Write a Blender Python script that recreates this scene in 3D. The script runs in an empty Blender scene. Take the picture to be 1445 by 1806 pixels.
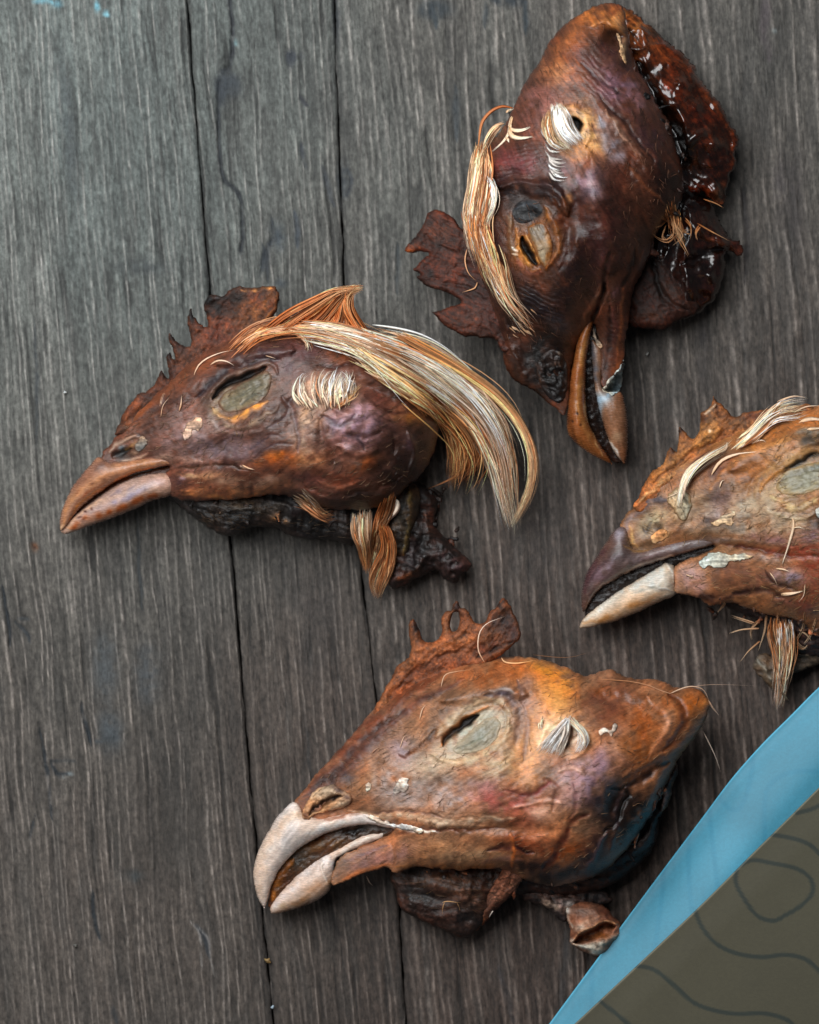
import bpy, math, random
import numpy as np

# ---------------------------------------------------------------- scale, camera, light
S = 0.00012                 # metres per photo unit: a head is about 8.5 cm long
CX, CY = 722.5, 903.0       # centre of the picture
D = 7000.0                  # camera height above the boards, photo units
scene = bpy.context.scene
C = scene.collection

def at(x, y, z):
    """world metres of a spot measured at (x, y) in the photograph that lies z above the boards"""
    k = 1.0 - z / D
    return (x - CX) * k * S, (CY - y) * k * S, z * S

cam_d = bpy.data.cameras.new('camera')
cam = bpy.data.objects.new('camera', cam_d); C.objects.link(cam)
cam.location = (0, 0, D * S)
cam_d.sensor_fit = 'VERTICAL'; cam_d.sensor_height = 36.0
cam_d.lens = 36.0 * D / 1806.0
cam_d.clip_start = 0.01; cam_d.clip_end = 50
cam_d.dof.use_dof = True
cam_d.dof.focus_distance = (D - 150) * S
cam_d.dof.aperture_fstop = 14.0
scene.camera = cam

world = bpy.data.worlds.new('World'); scene.world = world; world.use_nodes = True
bg = world.node_tree.nodes['Background']
bg.inputs['Color'].default_value = (0.75, 0.85, 1.0, 1); bg.inputs['Strength'].default_value = 0.05

def lamp(name, loc, target, size, power, col):
    d = bpy.data.lights.new(name, 'AREA'); d.shape = 'RECTANGLE'; d.size, d.size_y = size; d.energy = power; d.color = col
    o = bpy.data.objects.new(name, d); C.objects.link(o); o.location = loc
    v = np.array(target) - np.array(loc)
    import mathutils
    o.rotation_euler = mathutils.Vector(v).to_track_quat('-Z', 'Y').to_euler()
    return o
lamp('window_light', (-0.17, 0.23, 0.44), (0.0, 0.0, 0.0), (0.46, 0.40), 4.3, (0.96, 0.985, 1.0))
lamp('room_light', (-0.75, -0.35, 0.75), (0.0, 0.0, 0.0), (0.6, 0.6), 0.9, (1.0, 0.93, 0.88))

scene.view_settings.view_transform = 'Standard'; scene.view_settings.look = 'None'
scene.view_settings.exposure = 0.0; scene.view_settings.gamma = 1.0
scene.render.engine = 'CYCLES'

# ---------------------------------------------------------------- noise
_rs = np.random.RandomState(7)
_P = _rs.permutation(512); _P = np.concatenate([_P, _P]); _V = _rs.rand(512) * 2 - 1
def vn(x, y, seed=0):
    x = np.asarray(x, float) + seed * 37.17; y = np.asarray(y, float) + seed * 91.7
    xi = np.floor(x); yi = np.floor(y); fx = x - xi; fy = y - yi
    xi = xi.astype(int) & 511; yi = yi.astype(int) & 511; x1 = (xi + 1) & 511; y1 = (yi + 1) & 511
    fx = fx * fx * fx * (fx * (fx * 6 - 15) + 10); fy = fy * fy * fy * (fy * (fy * 6 - 15) + 10)
    h = lambda a, b: _V[_P[_P[a] + b]]
    a = h(xi, yi); b = h(x1, yi); c = h(xi, y1); d = h(x1, y1)
    return (a + (b - a) * fx) * (1 - fy) + (c + (d - c) * fx) * fy
def fbm(x, y, seed=0, o=4, g=0.5):
    r = 0; a = 1; t = 0
    for i in range(o):
        r = r + a * vn(x * 2 ** i, y * 2 ** i, seed + i * 3); t += a; a *= g
    return r / t
def ridge(x, y, seed=0, o=3):
    r = 0; a = 1; t = 0
    for i in range(o):
        r = r + a * (1 - 2.2 * np.abs(vn(x * 2 ** i, y * 2 ** i, seed + i * 5))); t += a; a *= 0.5
    return r / t
def hexc(h):
    h = h.lstrip('#'); return np.array([int(h[i:i + 2], 16) / 255 for i in (0, 2, 4)])
def lin(c):
    c = np.clip(c, 0, 1); return np.where(c <= 0.04045, c / 12.92, ((c + 0.055) / 1.055) ** 2.4)
def sstep(a, b, x):
    t = np.clip((x - a) / (b - a), 0, 1); return t * t * (3 - 2 * t)

# ---------------------------------------------------------------- curves
def crom(pts, closed=True, step=2.5):
    """smooth curve through points; a third value 1 makes the point a sharp corner"""
    P = np.array([p[:2] for p in pts], float); cor = np.array([len(p) > 2 and p[2] == 1 for p in pts])
    n = len(P); out = []
    T = np.zeros_like(P)
    for i in range(n):
        a = P[(i - 1) % n] if closed or i > 0 else P[i]; b = P[(i + 1) % n] if closed or i < n - 1 else P[i]
        T[i] = 0 if cor[i] else (b - a) * 0.5
    for i in range(n if closed else n - 1):
        p0, p1 = P[i], P[(i + 1) % n]; L = np.linalg.norm(p1 - p0)
        t0 = T[i]; t1 = T[(i + 1) % n]
        for t, sgn in ((t0, 0), (t1, 1)):
            l = np.linalg.norm(t)
            if l > L * 1.1:
                if sgn: t1 = t * (L * 1.1 / l)
                else: t0 = t * (L * 1.1 / l)
        m = max(2, int(L / step))
        u = np.linspace(0, 1, m, endpoint=False)[:, None]
        out.append((2*u**3-3*u**2+1)*p0 + (u**3-2*u**2+u)*t0 + (-2*u**3+3*u**2)*p1 + (u**3-u**2)*t1)
    if not closed: out.append(P[-1:])
    return np.concatenate(out)
def seg_dist(X, Y, P, closed):
    """distance to polyline and position along it, 0..1"""
    best = np.full(X.shape, 1e9); tt = np.zeros(X.shape)
    Q = np.roll(P, -1, 0) if closed else P[1:]
    A = P if closed else P[:-1]
    L = np.linalg.norm(Q - A, axis=1); cum = np.concatenate([[0], np.cumsum(L)]); tot = cum[-1] + 1e-9
    for i in range(len(A)):
        if L[i] < 1e-9: continue
        dx, dy = (Q[i] - A[i]) / L[i]
        t = np.clip((X - A[i, 0]) * dx + (Y - A[i, 1]) * dy, 0, L[i])
        d = np.hypot(X - A[i, 0] - t * dx, Y - A[i, 1] - t * dy)
        m = d < best; best = np.where(m, d, best); tt = np.where(m, (cum[i] + t) / tot, tt)
    return best, tt
def inside(X, Y, P):
    c = np.zeros(X.shape, bool); Q = np.roll(P, -1, 0)
    for (x0, y0), (x1, y1) in zip(P, Q):
        if y0 == y1: continue
        c ^= ((y0 > Y) != (y1 > Y)) & (X < (x1 - x0) * (Y - y0) / (y1 - y0) + x0)
    return c
def poisson(mask):
    if min(mask.shape) > 24:
        m2 = mask[::2, ::2]; c = poisson(m2)
        u = np.repeat(np.repeat(c, 2, 0), 2, 1)[:mask.shape[0], :mask.shape[1]] * 4
        if u.shape != mask.shape:
            v = np.zeros(mask.shape); v[:u.shape[0], :u.shape[1]] = u; u = v
        it = 60
    else:
        u = np.zeros(mask.shape); it = 400
    u = np.where(mask, u, 0.0)
    for _ in range(it):
        v = np.zeros_like(u)
        v[1:-1, 1:-1] = 0.25 * (u[2:, 1:-1] + u[:-2, 1:-1] + u[1:-1, 2:] + u[1:-1, :-2] + 1)
        u = np.where(mask, v, 0.0)
    return u

# ---------------------------------------------------------------- brush strokes: shape (dz) and pigment (col) of one spot
def g(x, y, rx, ry=None, ang=0, dz=0, col=None, a=0.8, k=1.25): return ('g', x, y, rx, ry or rx, ang, dz, col, min(1.0, a * 1.15), k)
def s(pts, w, dz=0, col=None, a=0.8, tp=1, k=1.1): return ('s', pts, w, dz, col, min(1.0, a * 1.12), tp, k)
def wr(x, y, rx, ry, ang, lam, amp, bend=0.0): return ('w', x, y, rx, ry, ang, lam, amp, bend)
def ops_eval(ops, X, Y, Z, col, seed, warp=1.0, soft=1.0, nopurple=False):
    def hexc(h, f=globals()['hexc']):
        c = f(h).copy()
        if nopurple: c[2] = min(c[2], c[1] * 1.05 + 0.01)
        return c
    wx = X + warp * (5 * vn(X / 38, Y / 38, seed + 1) + 2.2 * vn(X / 11, Y / 11, seed + 2))
    wy = Y + warp * (5 * vn(X / 38, Y / 38, seed + 3) + 2.2 * vn(X / 11, Y / 11, seed + 4))
    mod = np.clip(0.85 + 0.5 * vn(X / 9, Y / 9, seed + 5) + 0.35 * vn(X / 24, Y / 24, seed + 6), 0, 1.15)
    for o in ops:
        if o[0] == 'g':
            _, x, y, rx, ry, ang, dz, c, a, k = o
            ca, sa = math.cos(math.radians(ang)), math.sin(math.radians(ang))
            dx, dy = wx - x, wy - y
            q = ((dx * ca + dy * sa) / rx) ** 2 + ((-dx * sa + dy * ca) / ry) ** 2
            m = np.exp(-q ** k)
        elif o[0] == 's':
            _, pts, w, dz, c, a, tp, k = o
            P = crom(pts, False, 8.0)
            m = np.zeros_like(X)
            b = (wx > P[:, 0].min() - 3 * w - 2) & (wx < P[:, 0].max() + 3 * w + 2) & (wy > P[:, 1].min() - 3 * w - 2) & (wy < P[:, 1].max() + 3 * w + 2)
            if not b.any(): continue
            d, t = seg_dist(wx[b], wy[b], P, False)
            ww = w * (np.clip(4 * t * (1 - t), 0.02, 1) ** 0.45 if tp else 1.0)
            m[b] = np.exp(-((d / ww) ** 2) ** k)
        else:
            _, x, y, rx, ry, ang, lam, amp, bend = o
            ca, sa = math.cos(math.radians(ang)), math.sin(math.radians(ang))
            dx, dy = wx - x, wy - y
            u = dx * ca + dy * sa; v = -dx * sa + dy * ca
            m = np.exp(-((u / rx) ** 2 + (v / ry) ** 2) ** 1.5)
            ph = (v + bend * u * u / rx) / lam * 2 * math.pi + 1.6 * vn(X / 30, Y / 30, seed + 9)
            Z += soft * amp * m * (np.abs(np.sin(ph * 0.5)) * 2 - 1.2)
            continue
        if dz: Z += dz * m * (soft if abs(dz) < 12 else 1.0)
        if c is not None:
            mm = np.clip(m * a * mod, 0, 1)[..., None]
            col[...] = col * (1 - mm) + hexc(c) * mm

# ---------------------------------------------------------------- materials
MATS = {}
def nd(nt, typ, **kw):
    n = nt.nodes.new(typ)
    for k, v in kw.items():
        if k.startswith('i_'): n.inputs[k[2:].replace('_', ' ')].default_value = v
        else: setattr(n, k, v)
    return n
def organic(name, rough=(0.35, 0.6), spec=0.5, sss=0.12, bump=0.5, scale=1.0, coat=0.0, coatr=0.1, fibre=0.0, mott=0.35, ang=0.0, sheen=0.0):
    m = bpy.data.materials.new(name); m.use_nodes = True; nt = m.node_tree; L = nt.links
    p = nt.nodes['Principled BSDF']
    at_ = nd(nt, 'ShaderNodeVertexColor', layer_name='Col')
    tc = nd(nt, 'ShaderNodeTexCoord')
    mp = nd(nt, 'ShaderNodeMapping'); mp.inputs['Rotation'].default_value = (0, 0, ang)
    mp.inputs['Scale'].default_value = (1, 1 + fibre, 1)
    L.new(tc.outputs['Object'], mp.inputs[0])
    n1 = nd(nt, 'ShaderNodeTexNoise', i_Scale=900 * scale, i_Detail=6.0, i_Roughness=0.62); L.new(mp.outputs[0], n1.inputs['Vector'])
    n2 = nd(nt, 'ShaderNodeTexNoise', i_Scale=2600 * scale, i_Detail=3.0, i_Roughness=0.6); L.new(mp.outputs[0], n2.inputs['Vector'])
    r1 = nd(nt, 'ShaderNodeMapRange', i_From_Min=0.3, i_From_Max=0.7, i_To_Min=1 - mott, i_To_Max=1 + mott); L.new(n1.outputs[0], r1.inputs[0])
    r2 = nd(nt, 'ShaderNodeMapRange', i_From_Min=0.3, i_From_Max=0.7, i_To_Min=1 - mott * 0.6, i_To_Max=1 + mott * 0.6); L.new(n2.outputs[0], r2.inputs[0])
    mu = nd(nt, 'ShaderNodeMath', operation='MULTIPLY'); L.new(r1.outputs[0], mu.inputs[0]); L.new(r2.outputs[0], mu.inputs[1])
    mx = nd(nt, 'ShaderNodeVectorMath', operation='SCALE'); L.new(at_.outputs['Color'], mx.inputs[0]); L.new(mu.outputs[0], mx.inputs['Scale'])
    L.new(mx.outputs[0], p.inputs['Base Color'])
    rr = nd(nt, 'ShaderNodeMapRange', i_From_Min=0.3, i_From_Max=0.7, i_To_Min=rough[0], i_To_Max=rough[1]); L.new(n1.outputs[0], rr.inputs[0])
    L.new(rr.outputs[0], p.inputs['Roughness'])
    p.inputs['Specular IOR Level'].default_value = spec
    p.inputs['Subsurface Weight'].default_value = sss
    p.inputs['Subsurface Radius'].default_value = (1.0, 0.45, 0.25); p.inputs['Subsurface Scale'].default_value = 0.0012
    p.inputs['Coat Weight'].default_value = coat; p.inputs['Coat Roughness'].default_value = coatr
    p.inputs['Sheen Weight'].default_value = sheen
    ad = nd(nt, 'ShaderNodeMath', operation='MULTIPLY_ADD'); L.new(n2.outputs[0], ad.inputs[0]); ad.inputs[1].default_value = 0.5; L.new(n1.outputs[0], ad.inputs[2])
    b = nd(nt, 'ShaderNodeBump', i_Strength=bump, i_Distance=0.00022); L.new(ad.outputs[0], b.inputs['Height']); L.new(b.outputs[0], p.inputs['Normal'])
    MATS[name] = m; return m
organic('dried_skin', rough=(0.25, 0.42), spec=0.5, sss=0.16, bump=0.5, mott=0.22, coat=0.0, fibre=3.0, ang=0.5)
organic('dark_tissue', rough=(0.35, 0.7), spec=0.5, sss=0.0, bump=1.0, mott=0.5)
organic('comb_leather', rough=(0.45, 0.75), spec=0.35, sss=0.05, bump=1.0, scale=1.6, mott=0.4)
organic('keratin', rough=(0.16, 0.34), spec=0.5, sss=0.06, bump=0.35, scale=0.8, mott=0.26, fibre=6.0, ang=0.6)
organic('wet_flesh', rough=(0.14, 0.32), spec=0.6, sss=0.10, bump=0.22, scale=0.35, coat=0.35, coatr=0.10, mott=0.4)
organic('eyelid_membrane', rough=(0.28, 0.46), spec=0.5, sss=0.04, bump=0.35, mott=0.2, fibre=2.0, ang=0.6)
organic('feather_barbs', rough=(0.4, 0.6), spec=0.35, sss=0.0, bump=0.1, mott=0.15)
organic('flaked_skin', rough=(0.45, 0.7), spec=0.4, sss=0.03, bump=0.6, mott=0.2)

# ---------------------------------------------------------------- objects
def tag(o, label=None, cat=None, group=None, kind=None):
    for k, v in (('label', label), ('category', cat), ('group', group), ('kind', kind)):
        if v: o[k] = v
    return o
def thing(name, label, cat, x, y, group=None):
    o = bpy.data.objects.new(name, None); C.objects.link(o); o.location = at(x, y, 0); o.empty_display_size = 0.01
    return tag(o, label, cat, group)
def mesh_obj(name, V, F, colr, mat, parent=None, quads=True, smooth=True):
    me = bpy.data.meshes.new(name)
    V = np.asarray(V, float); n = F.shape[1]
    if parent is not None: V = V - np.array(parent.location)
    me.vertices.add(len(V)); me.vertices.foreach_set('co', V.ravel())
    me.loops.add(F.size); me.loops.foreach_set('vertex_index', F.ravel().astype(np.int32))
    me.polygons.add(len(F)); me.polygons.foreach_set('loop_start', np.arange(0, F.size, n, dtype=np.int32))
    me.polygons.foreach_set('loop_total', np.full(len(F), n, np.int32))
    me.polygons.foreach_set('use_smooth', np.full(len(F), smooth))
    me.update(calc_edges=True); me.validate()
    ca = me.color_attributes.new('Col', 'FLOAT_COLOR', 'POINT')
    ca.data.foreach_set('color', np.concatenate([lin(colr), np.ones((len(V), 1))], 1).ravel())
    me.materials.append(MATS[mat] if isinstance(mat, str) else mat)
    o = bpy.data.objects.new(name, me); C.objects.link(o)
    if parent is not None: o.parent = parent
    return o

FIELDS = []          # height samplers of the thing being built
def surf(x, y, only=None):
    x = np.asarray(x, float); y = np.asarray(y, float); z = np.zeros(x.shape)
    for (x0, y0, h, Z) in FIELDS:
        i = (x - x0) / h; j = (y - y0) / h
        ok = (i >= 0) & (j >= 0) & (i < Z.shape[1] - 1) & (j < Z.shape[0] - 1)
        ii = np.clip(i, 0, Z.shape[1] - 1.001); jj = np.clip(j, 0, Z.shape[0] - 1.001)
        a = ii.astype(int); b = jj.astype(int); fa = ii - a; fb = jj - b
        v = (Z[b, a] * (1 - fa) + Z[b, a + 1] * fa) * (1 - fb) + (Z[b + 1, a] * (1 - fa) + Z[b + 1, a + 1] * fa) * fb
        z = np.where(ok, np.maximum(z, v), z)
    return z

def relief(name, outline, mat, parent, base='#6a4030', zc=120, up=120, dn=115, ops=(), h=2.2, seed=1, prof='phi', R=20, pw=0.5,
           rough=1.0, crumple=0.0, fib=1.0, ang=0.0, edge=1.5, oct_=4, warp=1.0, var=0.10, holes=(), edgecol=None, field=True, floor=1.0, onsurf=None, label=None, cw=22):
    """a closed solid: outline of the part, a domed upper and a flatter lower side, then its own swellings, folds and pigment"""
    P = crom(outline, True)
    if edge:
        d = np.roll(P, -1, 0) - np.roll(P, 1, 0); nrm = np.stack([d[:, 1], -d[:, 0]], 1) / (np.linalg.norm(d, axis=1)[:, None] + 1e-9)
        P = P + nrm * (edge * (vn(P[:, 0] / 9, P[:, 1] / 9, seed + 20) + 0.6 * vn(P[:, 0] / 3.7, P[:, 1] / 3.7, seed + 21)))[:, None]
    x0, y0 = P.min(0) - 3 * h; x1, y1 = P.max(0) + 3 * h
    xs = np.arange(x0, x1 + h, h); ys = np.arange(y0, y1 + h, h)
    X, Y = np.meshgrid(xs, ys)
    dist, _ = seg_dist(X, Y, P, True); sd = np.where(inside(X, Y, P), dist, -dist)
    for H in holes:
        HP = crom(H, True); dh, _ = seg_dist(X, Y, HP, True); sd = np.minimum(sd, np.where(inside(X, Y, HP), -dh, dh))
    gy, gx = np.gradient(sd, h)
    keep = sd > -0.72 * h
    snap = keep & (sd < 0.42 * h)
    gl = np.hypot(gx, gy) + 1e-6
    X = np.where(snap, X - sd * gx / gl ** 2 * np.minimum(1, gl), X); Y = np.where(snap, Y - sd * gy / gl ** 2 * np.minimum(1, gl), Y)
    sdd = np.clip(np.where(snap, 0, sd), 0, None)
    if prof == 'phi':
        ph = poisson(sd > 0); ph = ph / ph.max(); f = np.clip(ph, 0, 1) ** pw
        f = np.where(sdd <= 0, 0, f); f = np.minimum(f, np.sqrt(np.clip(sdd / max(R, 1) * 1.8, 0, 1)) * 1.0 + 0) if R else f
    else:
        t = np.clip(sdd / R, 0, 1); f = np.sqrt(1 - (1 - t) ** 2)
    if isinstance(zc, (list, tuple)):
        (ax, ay, az), (bx, by, bz) = zc[0], zc[-1]
        t = np.clip(((X - ax) * (bx - ax) + (Y - ay) * (by - ay)) / ((bx - ax) ** 2 + (by - ay) ** 2), 0, 1)
        t = t * t * (3 - 2 * t) if len(zc) > 2 else t
        Zc = az + (bz - az) * t
    else: Zc = np.full(X.shape, float(zc))
    if onsurf is not None: Zc = surf(X, Y) + onsurf
    if isinstance(up, (list, tuple)):
        (ax, ay, az), (bx, by, bz) = up
        t = np.clip(((X - ax) * (bx - ax) + (Y - ay) * (by - ay)) / ((bx - ax) ** 2 + (by - ay) ** 2), 0, 1)
        U = az + (bz - az) * t
    else: U = up
    col = np.ones(X.shape + (3,)) * hexc(base)
    ca, sa = math.cos(math.radians(ang)), math.sin(math.radians(ang))
    wx = X + 9 * vn(X / 60, Y / 60, seed + 30); wy = Y + 9 * vn(X / 60, Y / 60, seed + 31)
    u = wx * ca + wy * sa; v = -wx * sa + wy * ca
    fb = ridge(u / 55, v / 6.5, seed + 32)
    bl = fbm(X / 30, Y / 30, seed + 33)
    col *= (1 + var * 1.3 * fb[..., None] + var * 1.6 * bl[..., None])
    warm = vn(X / 45, Y / 45, seed + 34)[..., None]
    col *= 1 + var * 0.8 * warm * np.array([1, 0.0, -1.0])
    dz = np.zeros(X.shape)
    sk = mat == 'dried_skin'
    ops_eval(ops, X, Y, dz, col, seed, warp, 0.58 if sk else 0.8, sk)
    if sk: fib *= 0.32; rough *= 0.55; crumple *= 0.35
    sp = vn(X / 3.1, Y / 3.1, seed + 35)
    f2 = ridge(u / 26, v / 3.4, seed + 41, 2); m2 = fbm(X / 13, Y / 13, seed + 42, 3); w2 = vn(X / 17, Y / 17, seed + 43)
    k_ = var * ((0.5 if sk else 0.9) * sp + 1.1 * f2 + (0.7 if sk else 1.0) * m2)
    col *= (1 + k_)[..., None] * (1 + var * 0.35 * w2[..., None] * np.array([1, 0.0, -0.9]))
    if mat == 'comb_leather':
        dots = sstep(0.55, 0.85, vn(X / 4.3, Y / 4.3, seed + 44))[..., None] * sstep(-0.2, 0.5, vn(X / 50, Y / 50, seed + 45))[..., None] * 0.35
        col = col * (1 - dots) + (col * 1.5 + 0.08) * dots
    if mat in ('dried_skin', 'comb_leather', 'dark_tissue', 'wet_flesh'):
        gr = col.mean(-1, keepdims=True); col = (col * 0.97 + gr * 0.03) * (1 + 1.25 * (np.clip(gr, 0, .47) - 0.34))
    if edgecol:
        me_ = (1 - sstep(edgecol[1] * 0.2, edgecol[1], sdd + 2.5 * vn(X / 6, Y / 6, seed + 50)))[..., None]; col = col * (1 - me_) + hexc(edgecol[0]) * me_
    edgeW = sstep(0, 10, sdd)
    dz += edgeW * (rough * (3.2 * fbm(X / 40, Y / 40, seed + 36) + 0.9 * vn(X / 7, Y / 7, seed + 37)) + fib * 1.1 * fb)
    if crumple: dz += sstep(0, 14, sdd) * crumple * ridge(wx / cw, wy / cw, seed + 38, oct_)
    Zt = Zc + U * f + dz * np.minimum(1, f * 4)
    Zb = np.maximum(Zc - dn * f + (0 if dn < 20 else 0.15 * dz), floor)
    Zt = np.maximum(Zt, Zb + 0.6 * (sdd > 0)); Zt = np.where(sdd <= 0, Zb, Zt)
    idx = -np.ones(X.shape, int); idx[keep] = np.arange(keep.sum())
    cell = keep[:-1, :-1] & keep[1:, :-1] & keep[:-1, 1:] & keep[1:, 1:] & ((sdd[:-1, :-1] + sdd[1:, 1:] + sdd[:-1, 1:] + sdd[1:, :-1]) > 0)
    a = idx[:-1, :-1][cell]; b = idx[:-1, 1:][cell]; c = idx[1:, 1:][cell]; d = idx[1:, :-1][cell]
    n = keep.sum()
    bnd = sdd[keep] <= 0
    # wall at open rim cells is closed because rim vertices of both sides coincide
    cnt = np.zeros(n, int)
    for q in (a, b, c, d): np.add.at(cnt, q, 1)
    rim = (cnt < 4)
    zt = Zt[keep]; zb = Zb[keep]
    zm = (zt + zb) / 2; zt = np.where(rim, zm, zt); zb = np.where(rim, zm, zb)
    Xk, Yk = X[keep], Y[keep]
    Zt2 = Zt.copy(); Zt2[keep] = zt; Zt2[~keep] = 0
    bi = np.where(rim, np.arange(n), -1); nb = (~rim).sum(); bi[~rim] = n + np.arange(nb)
    kt = 1 - zt / D; kb = 1 - zb / D
    V = np.stack([(Xk - CX) * kt * S, (CY - Yk) * kt * S, zt * S], 1)
    Vb = np.stack([(Xk - CX) * kt * S, (CY - Yk) * kt * S, zb * S], 1)[~rim]
    F = np.concatenate([np.stack([a, d, c, b], 1), np.stack([bi[a], bi[b], bi[c], bi[d]], 1)])
    colk = np.clip(col[keep], 0.01, 1)
    o = mesh_obj(name, np.concatenate([V, Vb]), F, np.concatenate([colk, colk[~rim]]), mat, parent)
    if label: o['label'] = label
    if field: FIELDS.append((x0, y0, h, Zt2))
    return o

def resamp(P, m):
    P = crom(P, False, 4.0); L = np.concatenate([[0], np.cumsum(np.linalg.norm(np.diff(P, axis=0), axis=1))])
    t = np.linspace(0, L[-1], m); return np.stack([np.interp(t, L, P[:, 0]), np.interp(t, L, P[:, 1])], 1)
def tuft(name, guides, n, parent, w=2.0, root='#b08050', tip='#e8d8c0', z=(None, None), lift=5, spread=3, seed=1, m=14, clumps=6, clump=0.7,
         frizz=3.0, lenv=0.3, var=0.19, flat=0.55, srange=(0, 1), label=None, dark=0.15, darkcol='#84461e', thick=10, mat='feather_barbs'):
    """a lock of feather barbs: every barb a tapered strand running between the guide curves"""
    if w > 2.3 and n > 20: w = w * 0.55; n = int(n * 2.3); spread = spread * 1.3 + 0.8; frizz = frizz * 1.6 + 1.2
    R = np.random.RandomState(seed); G = np.stack([resamp(q, m) for q in guides]); K = len(G)
    Vs, Fs, Cs = [], [], []; base = 0
    nc = max(clumps, 1) * (2 if n > 60 else 1); cs = R.rand(nc); cb = 1 + 0.16 * R.randn(nc); cd = R.rand(nc) ** 2.2 * (0.0 if name == 'ear_tuft' else 0.75); clift = R.rand(nc) * thick * 1.3; coff = R.randn(nc, 2) * spread * 1.3
    t = np.linspace(0, 1, m)
    c_r, c_t, c_d = hexc(root), hexc(tip), hexc(darkcol)
    for i in range(n):
        sv = R.uniform(*srange); ci = np.argmin(np.abs(cs - sv)); ck = cs[ci]
        st = sv + (ck - sv) * clump * t ** 1.3
        st = np.clip(st, 0, 1) * (K - 1); k0 = np.minimum(st.astype(int), K - 2) if K > 1 else np.zeros(m, int); fr = st - k0
        P = G[k0, np.arange(m)] * (1 - fr)[:, None] + (G[np.minimum(k0 + 1, K - 1), np.arange(m)] * fr[:, None]) if K > 1 else G[0].copy()
        t0 = R.uniform(0, 0.28) * lenv * 2; t1 = 1 - R.rand() ** 2 * lenv
        ts = np.linspace(t0, t1, m); P = np.stack([np.interp(ts, t, P[:, 0]), np.interp(ts, t, P[:, 1])], 1)
        off = R.randn(2) * spread * 0.75 + (coff[ci] if n > 20 else 0)
        ph = R.rand(4) * 99
        P = P + off * (1 - 0.4 * ts)[:, None] + frizz * np.stack([vn(ts * 2.2 + ph[0], ts * 0 + ph[1]), vn(ts * 2.2 + ph[2], ts * 0 + ph[3])], 1) * (0.3 + ts)[:, None]
        zs = surf(P[:, 0], P[:, 1])
        lay = R.rand() * thick * 0.6 + (clift[ci] if n > 20 else 0)
        zz = zs + lift + lay
        if z[0] is not None: zz = np.where(zs > 0, np.maximum(zz, 0), 0); zg = z[0] + (z[1] - z[0]) * ts + lay; zz = np.maximum(zz, zg)
        k3 = np.array([.25, .5, .25])
        for _ in range(3): zz = np.maximum(np.convolve(np.pad(zz, 1, 'edge'), k3, 'valid'), zs + 1)
        ww = w * np.exp(R.randn() * 0.35)
        prof = np.clip(np.sin(np.pi * np.clip(ts * 0.0 + t, 0, 1) ** 0.6) * 0.9 + 0.15, 0.12, 1) * (1 - t ** 4 * 0.85)
        T = np.gradient(P, axis=0); T /= np.linalg.norm(T, axis=1)[:, None] + 1e-9
        N = np.stack([-T[:, 1], T[:, 0]], 1)
        hw = ww * prof * 0.5
        A = P + N * hw[:, None]; B = P - N * hw[:, None]
        tw = R.uniform(-0.5, 0.5)
        ring = []
        for Q, dzv in ((A, hw * tw), (P, hw * flat * 2), (B, -hw * tw), (P, -hw * flat * 0.6)):
            zq = zz + dzv; kq = 1 - zz / D
            ring.append(np.stack([(Q[:, 0] - CX) * kq * S, (CY - Q[:, 1]) * kq * S, zq * S], 1))
        V = np.stack(ring, 1).reshape(-1, 3)
        ii = np.arange(m - 1)
        for q in range(4):
            r = (q + 1) % 4
            Fs.append(np.stack([ii * 4 + q, ii * 4 + 4 + q, ii * 4 + 4 + r, ii * 4 + r], 1) + base)
        br = 1 + var * R.randn(); tn = np.array([1.03, 0.975, 0.94])
        cc = c_r + (c_t - c_r) * np.clip(ts + R.randn() * 0.15, 0, 1)[:, None] ** 0.8
        if n > 20: cc = (cc * (1 - cd[ci] * 0.4) + c_d * cd[ci] * 0.4) * cb[ci]
        if R.rand() < dark * (1.5 if name != 'ear_tuft' else 0.5): cc = cc * 0.35 + c_d * 0.65
        Cs.append(np.repeat(np.clip(cc * br * tn * 1.08, 0, 1), 4, 0)); Vs.append(V); base += 4 * m
    o = mesh_obj(name, np.concatenate(Vs), np.concatenate(Fs), np.concatenate(Cs), mat, parent)
    if label: o['label'] = label
    return o

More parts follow.
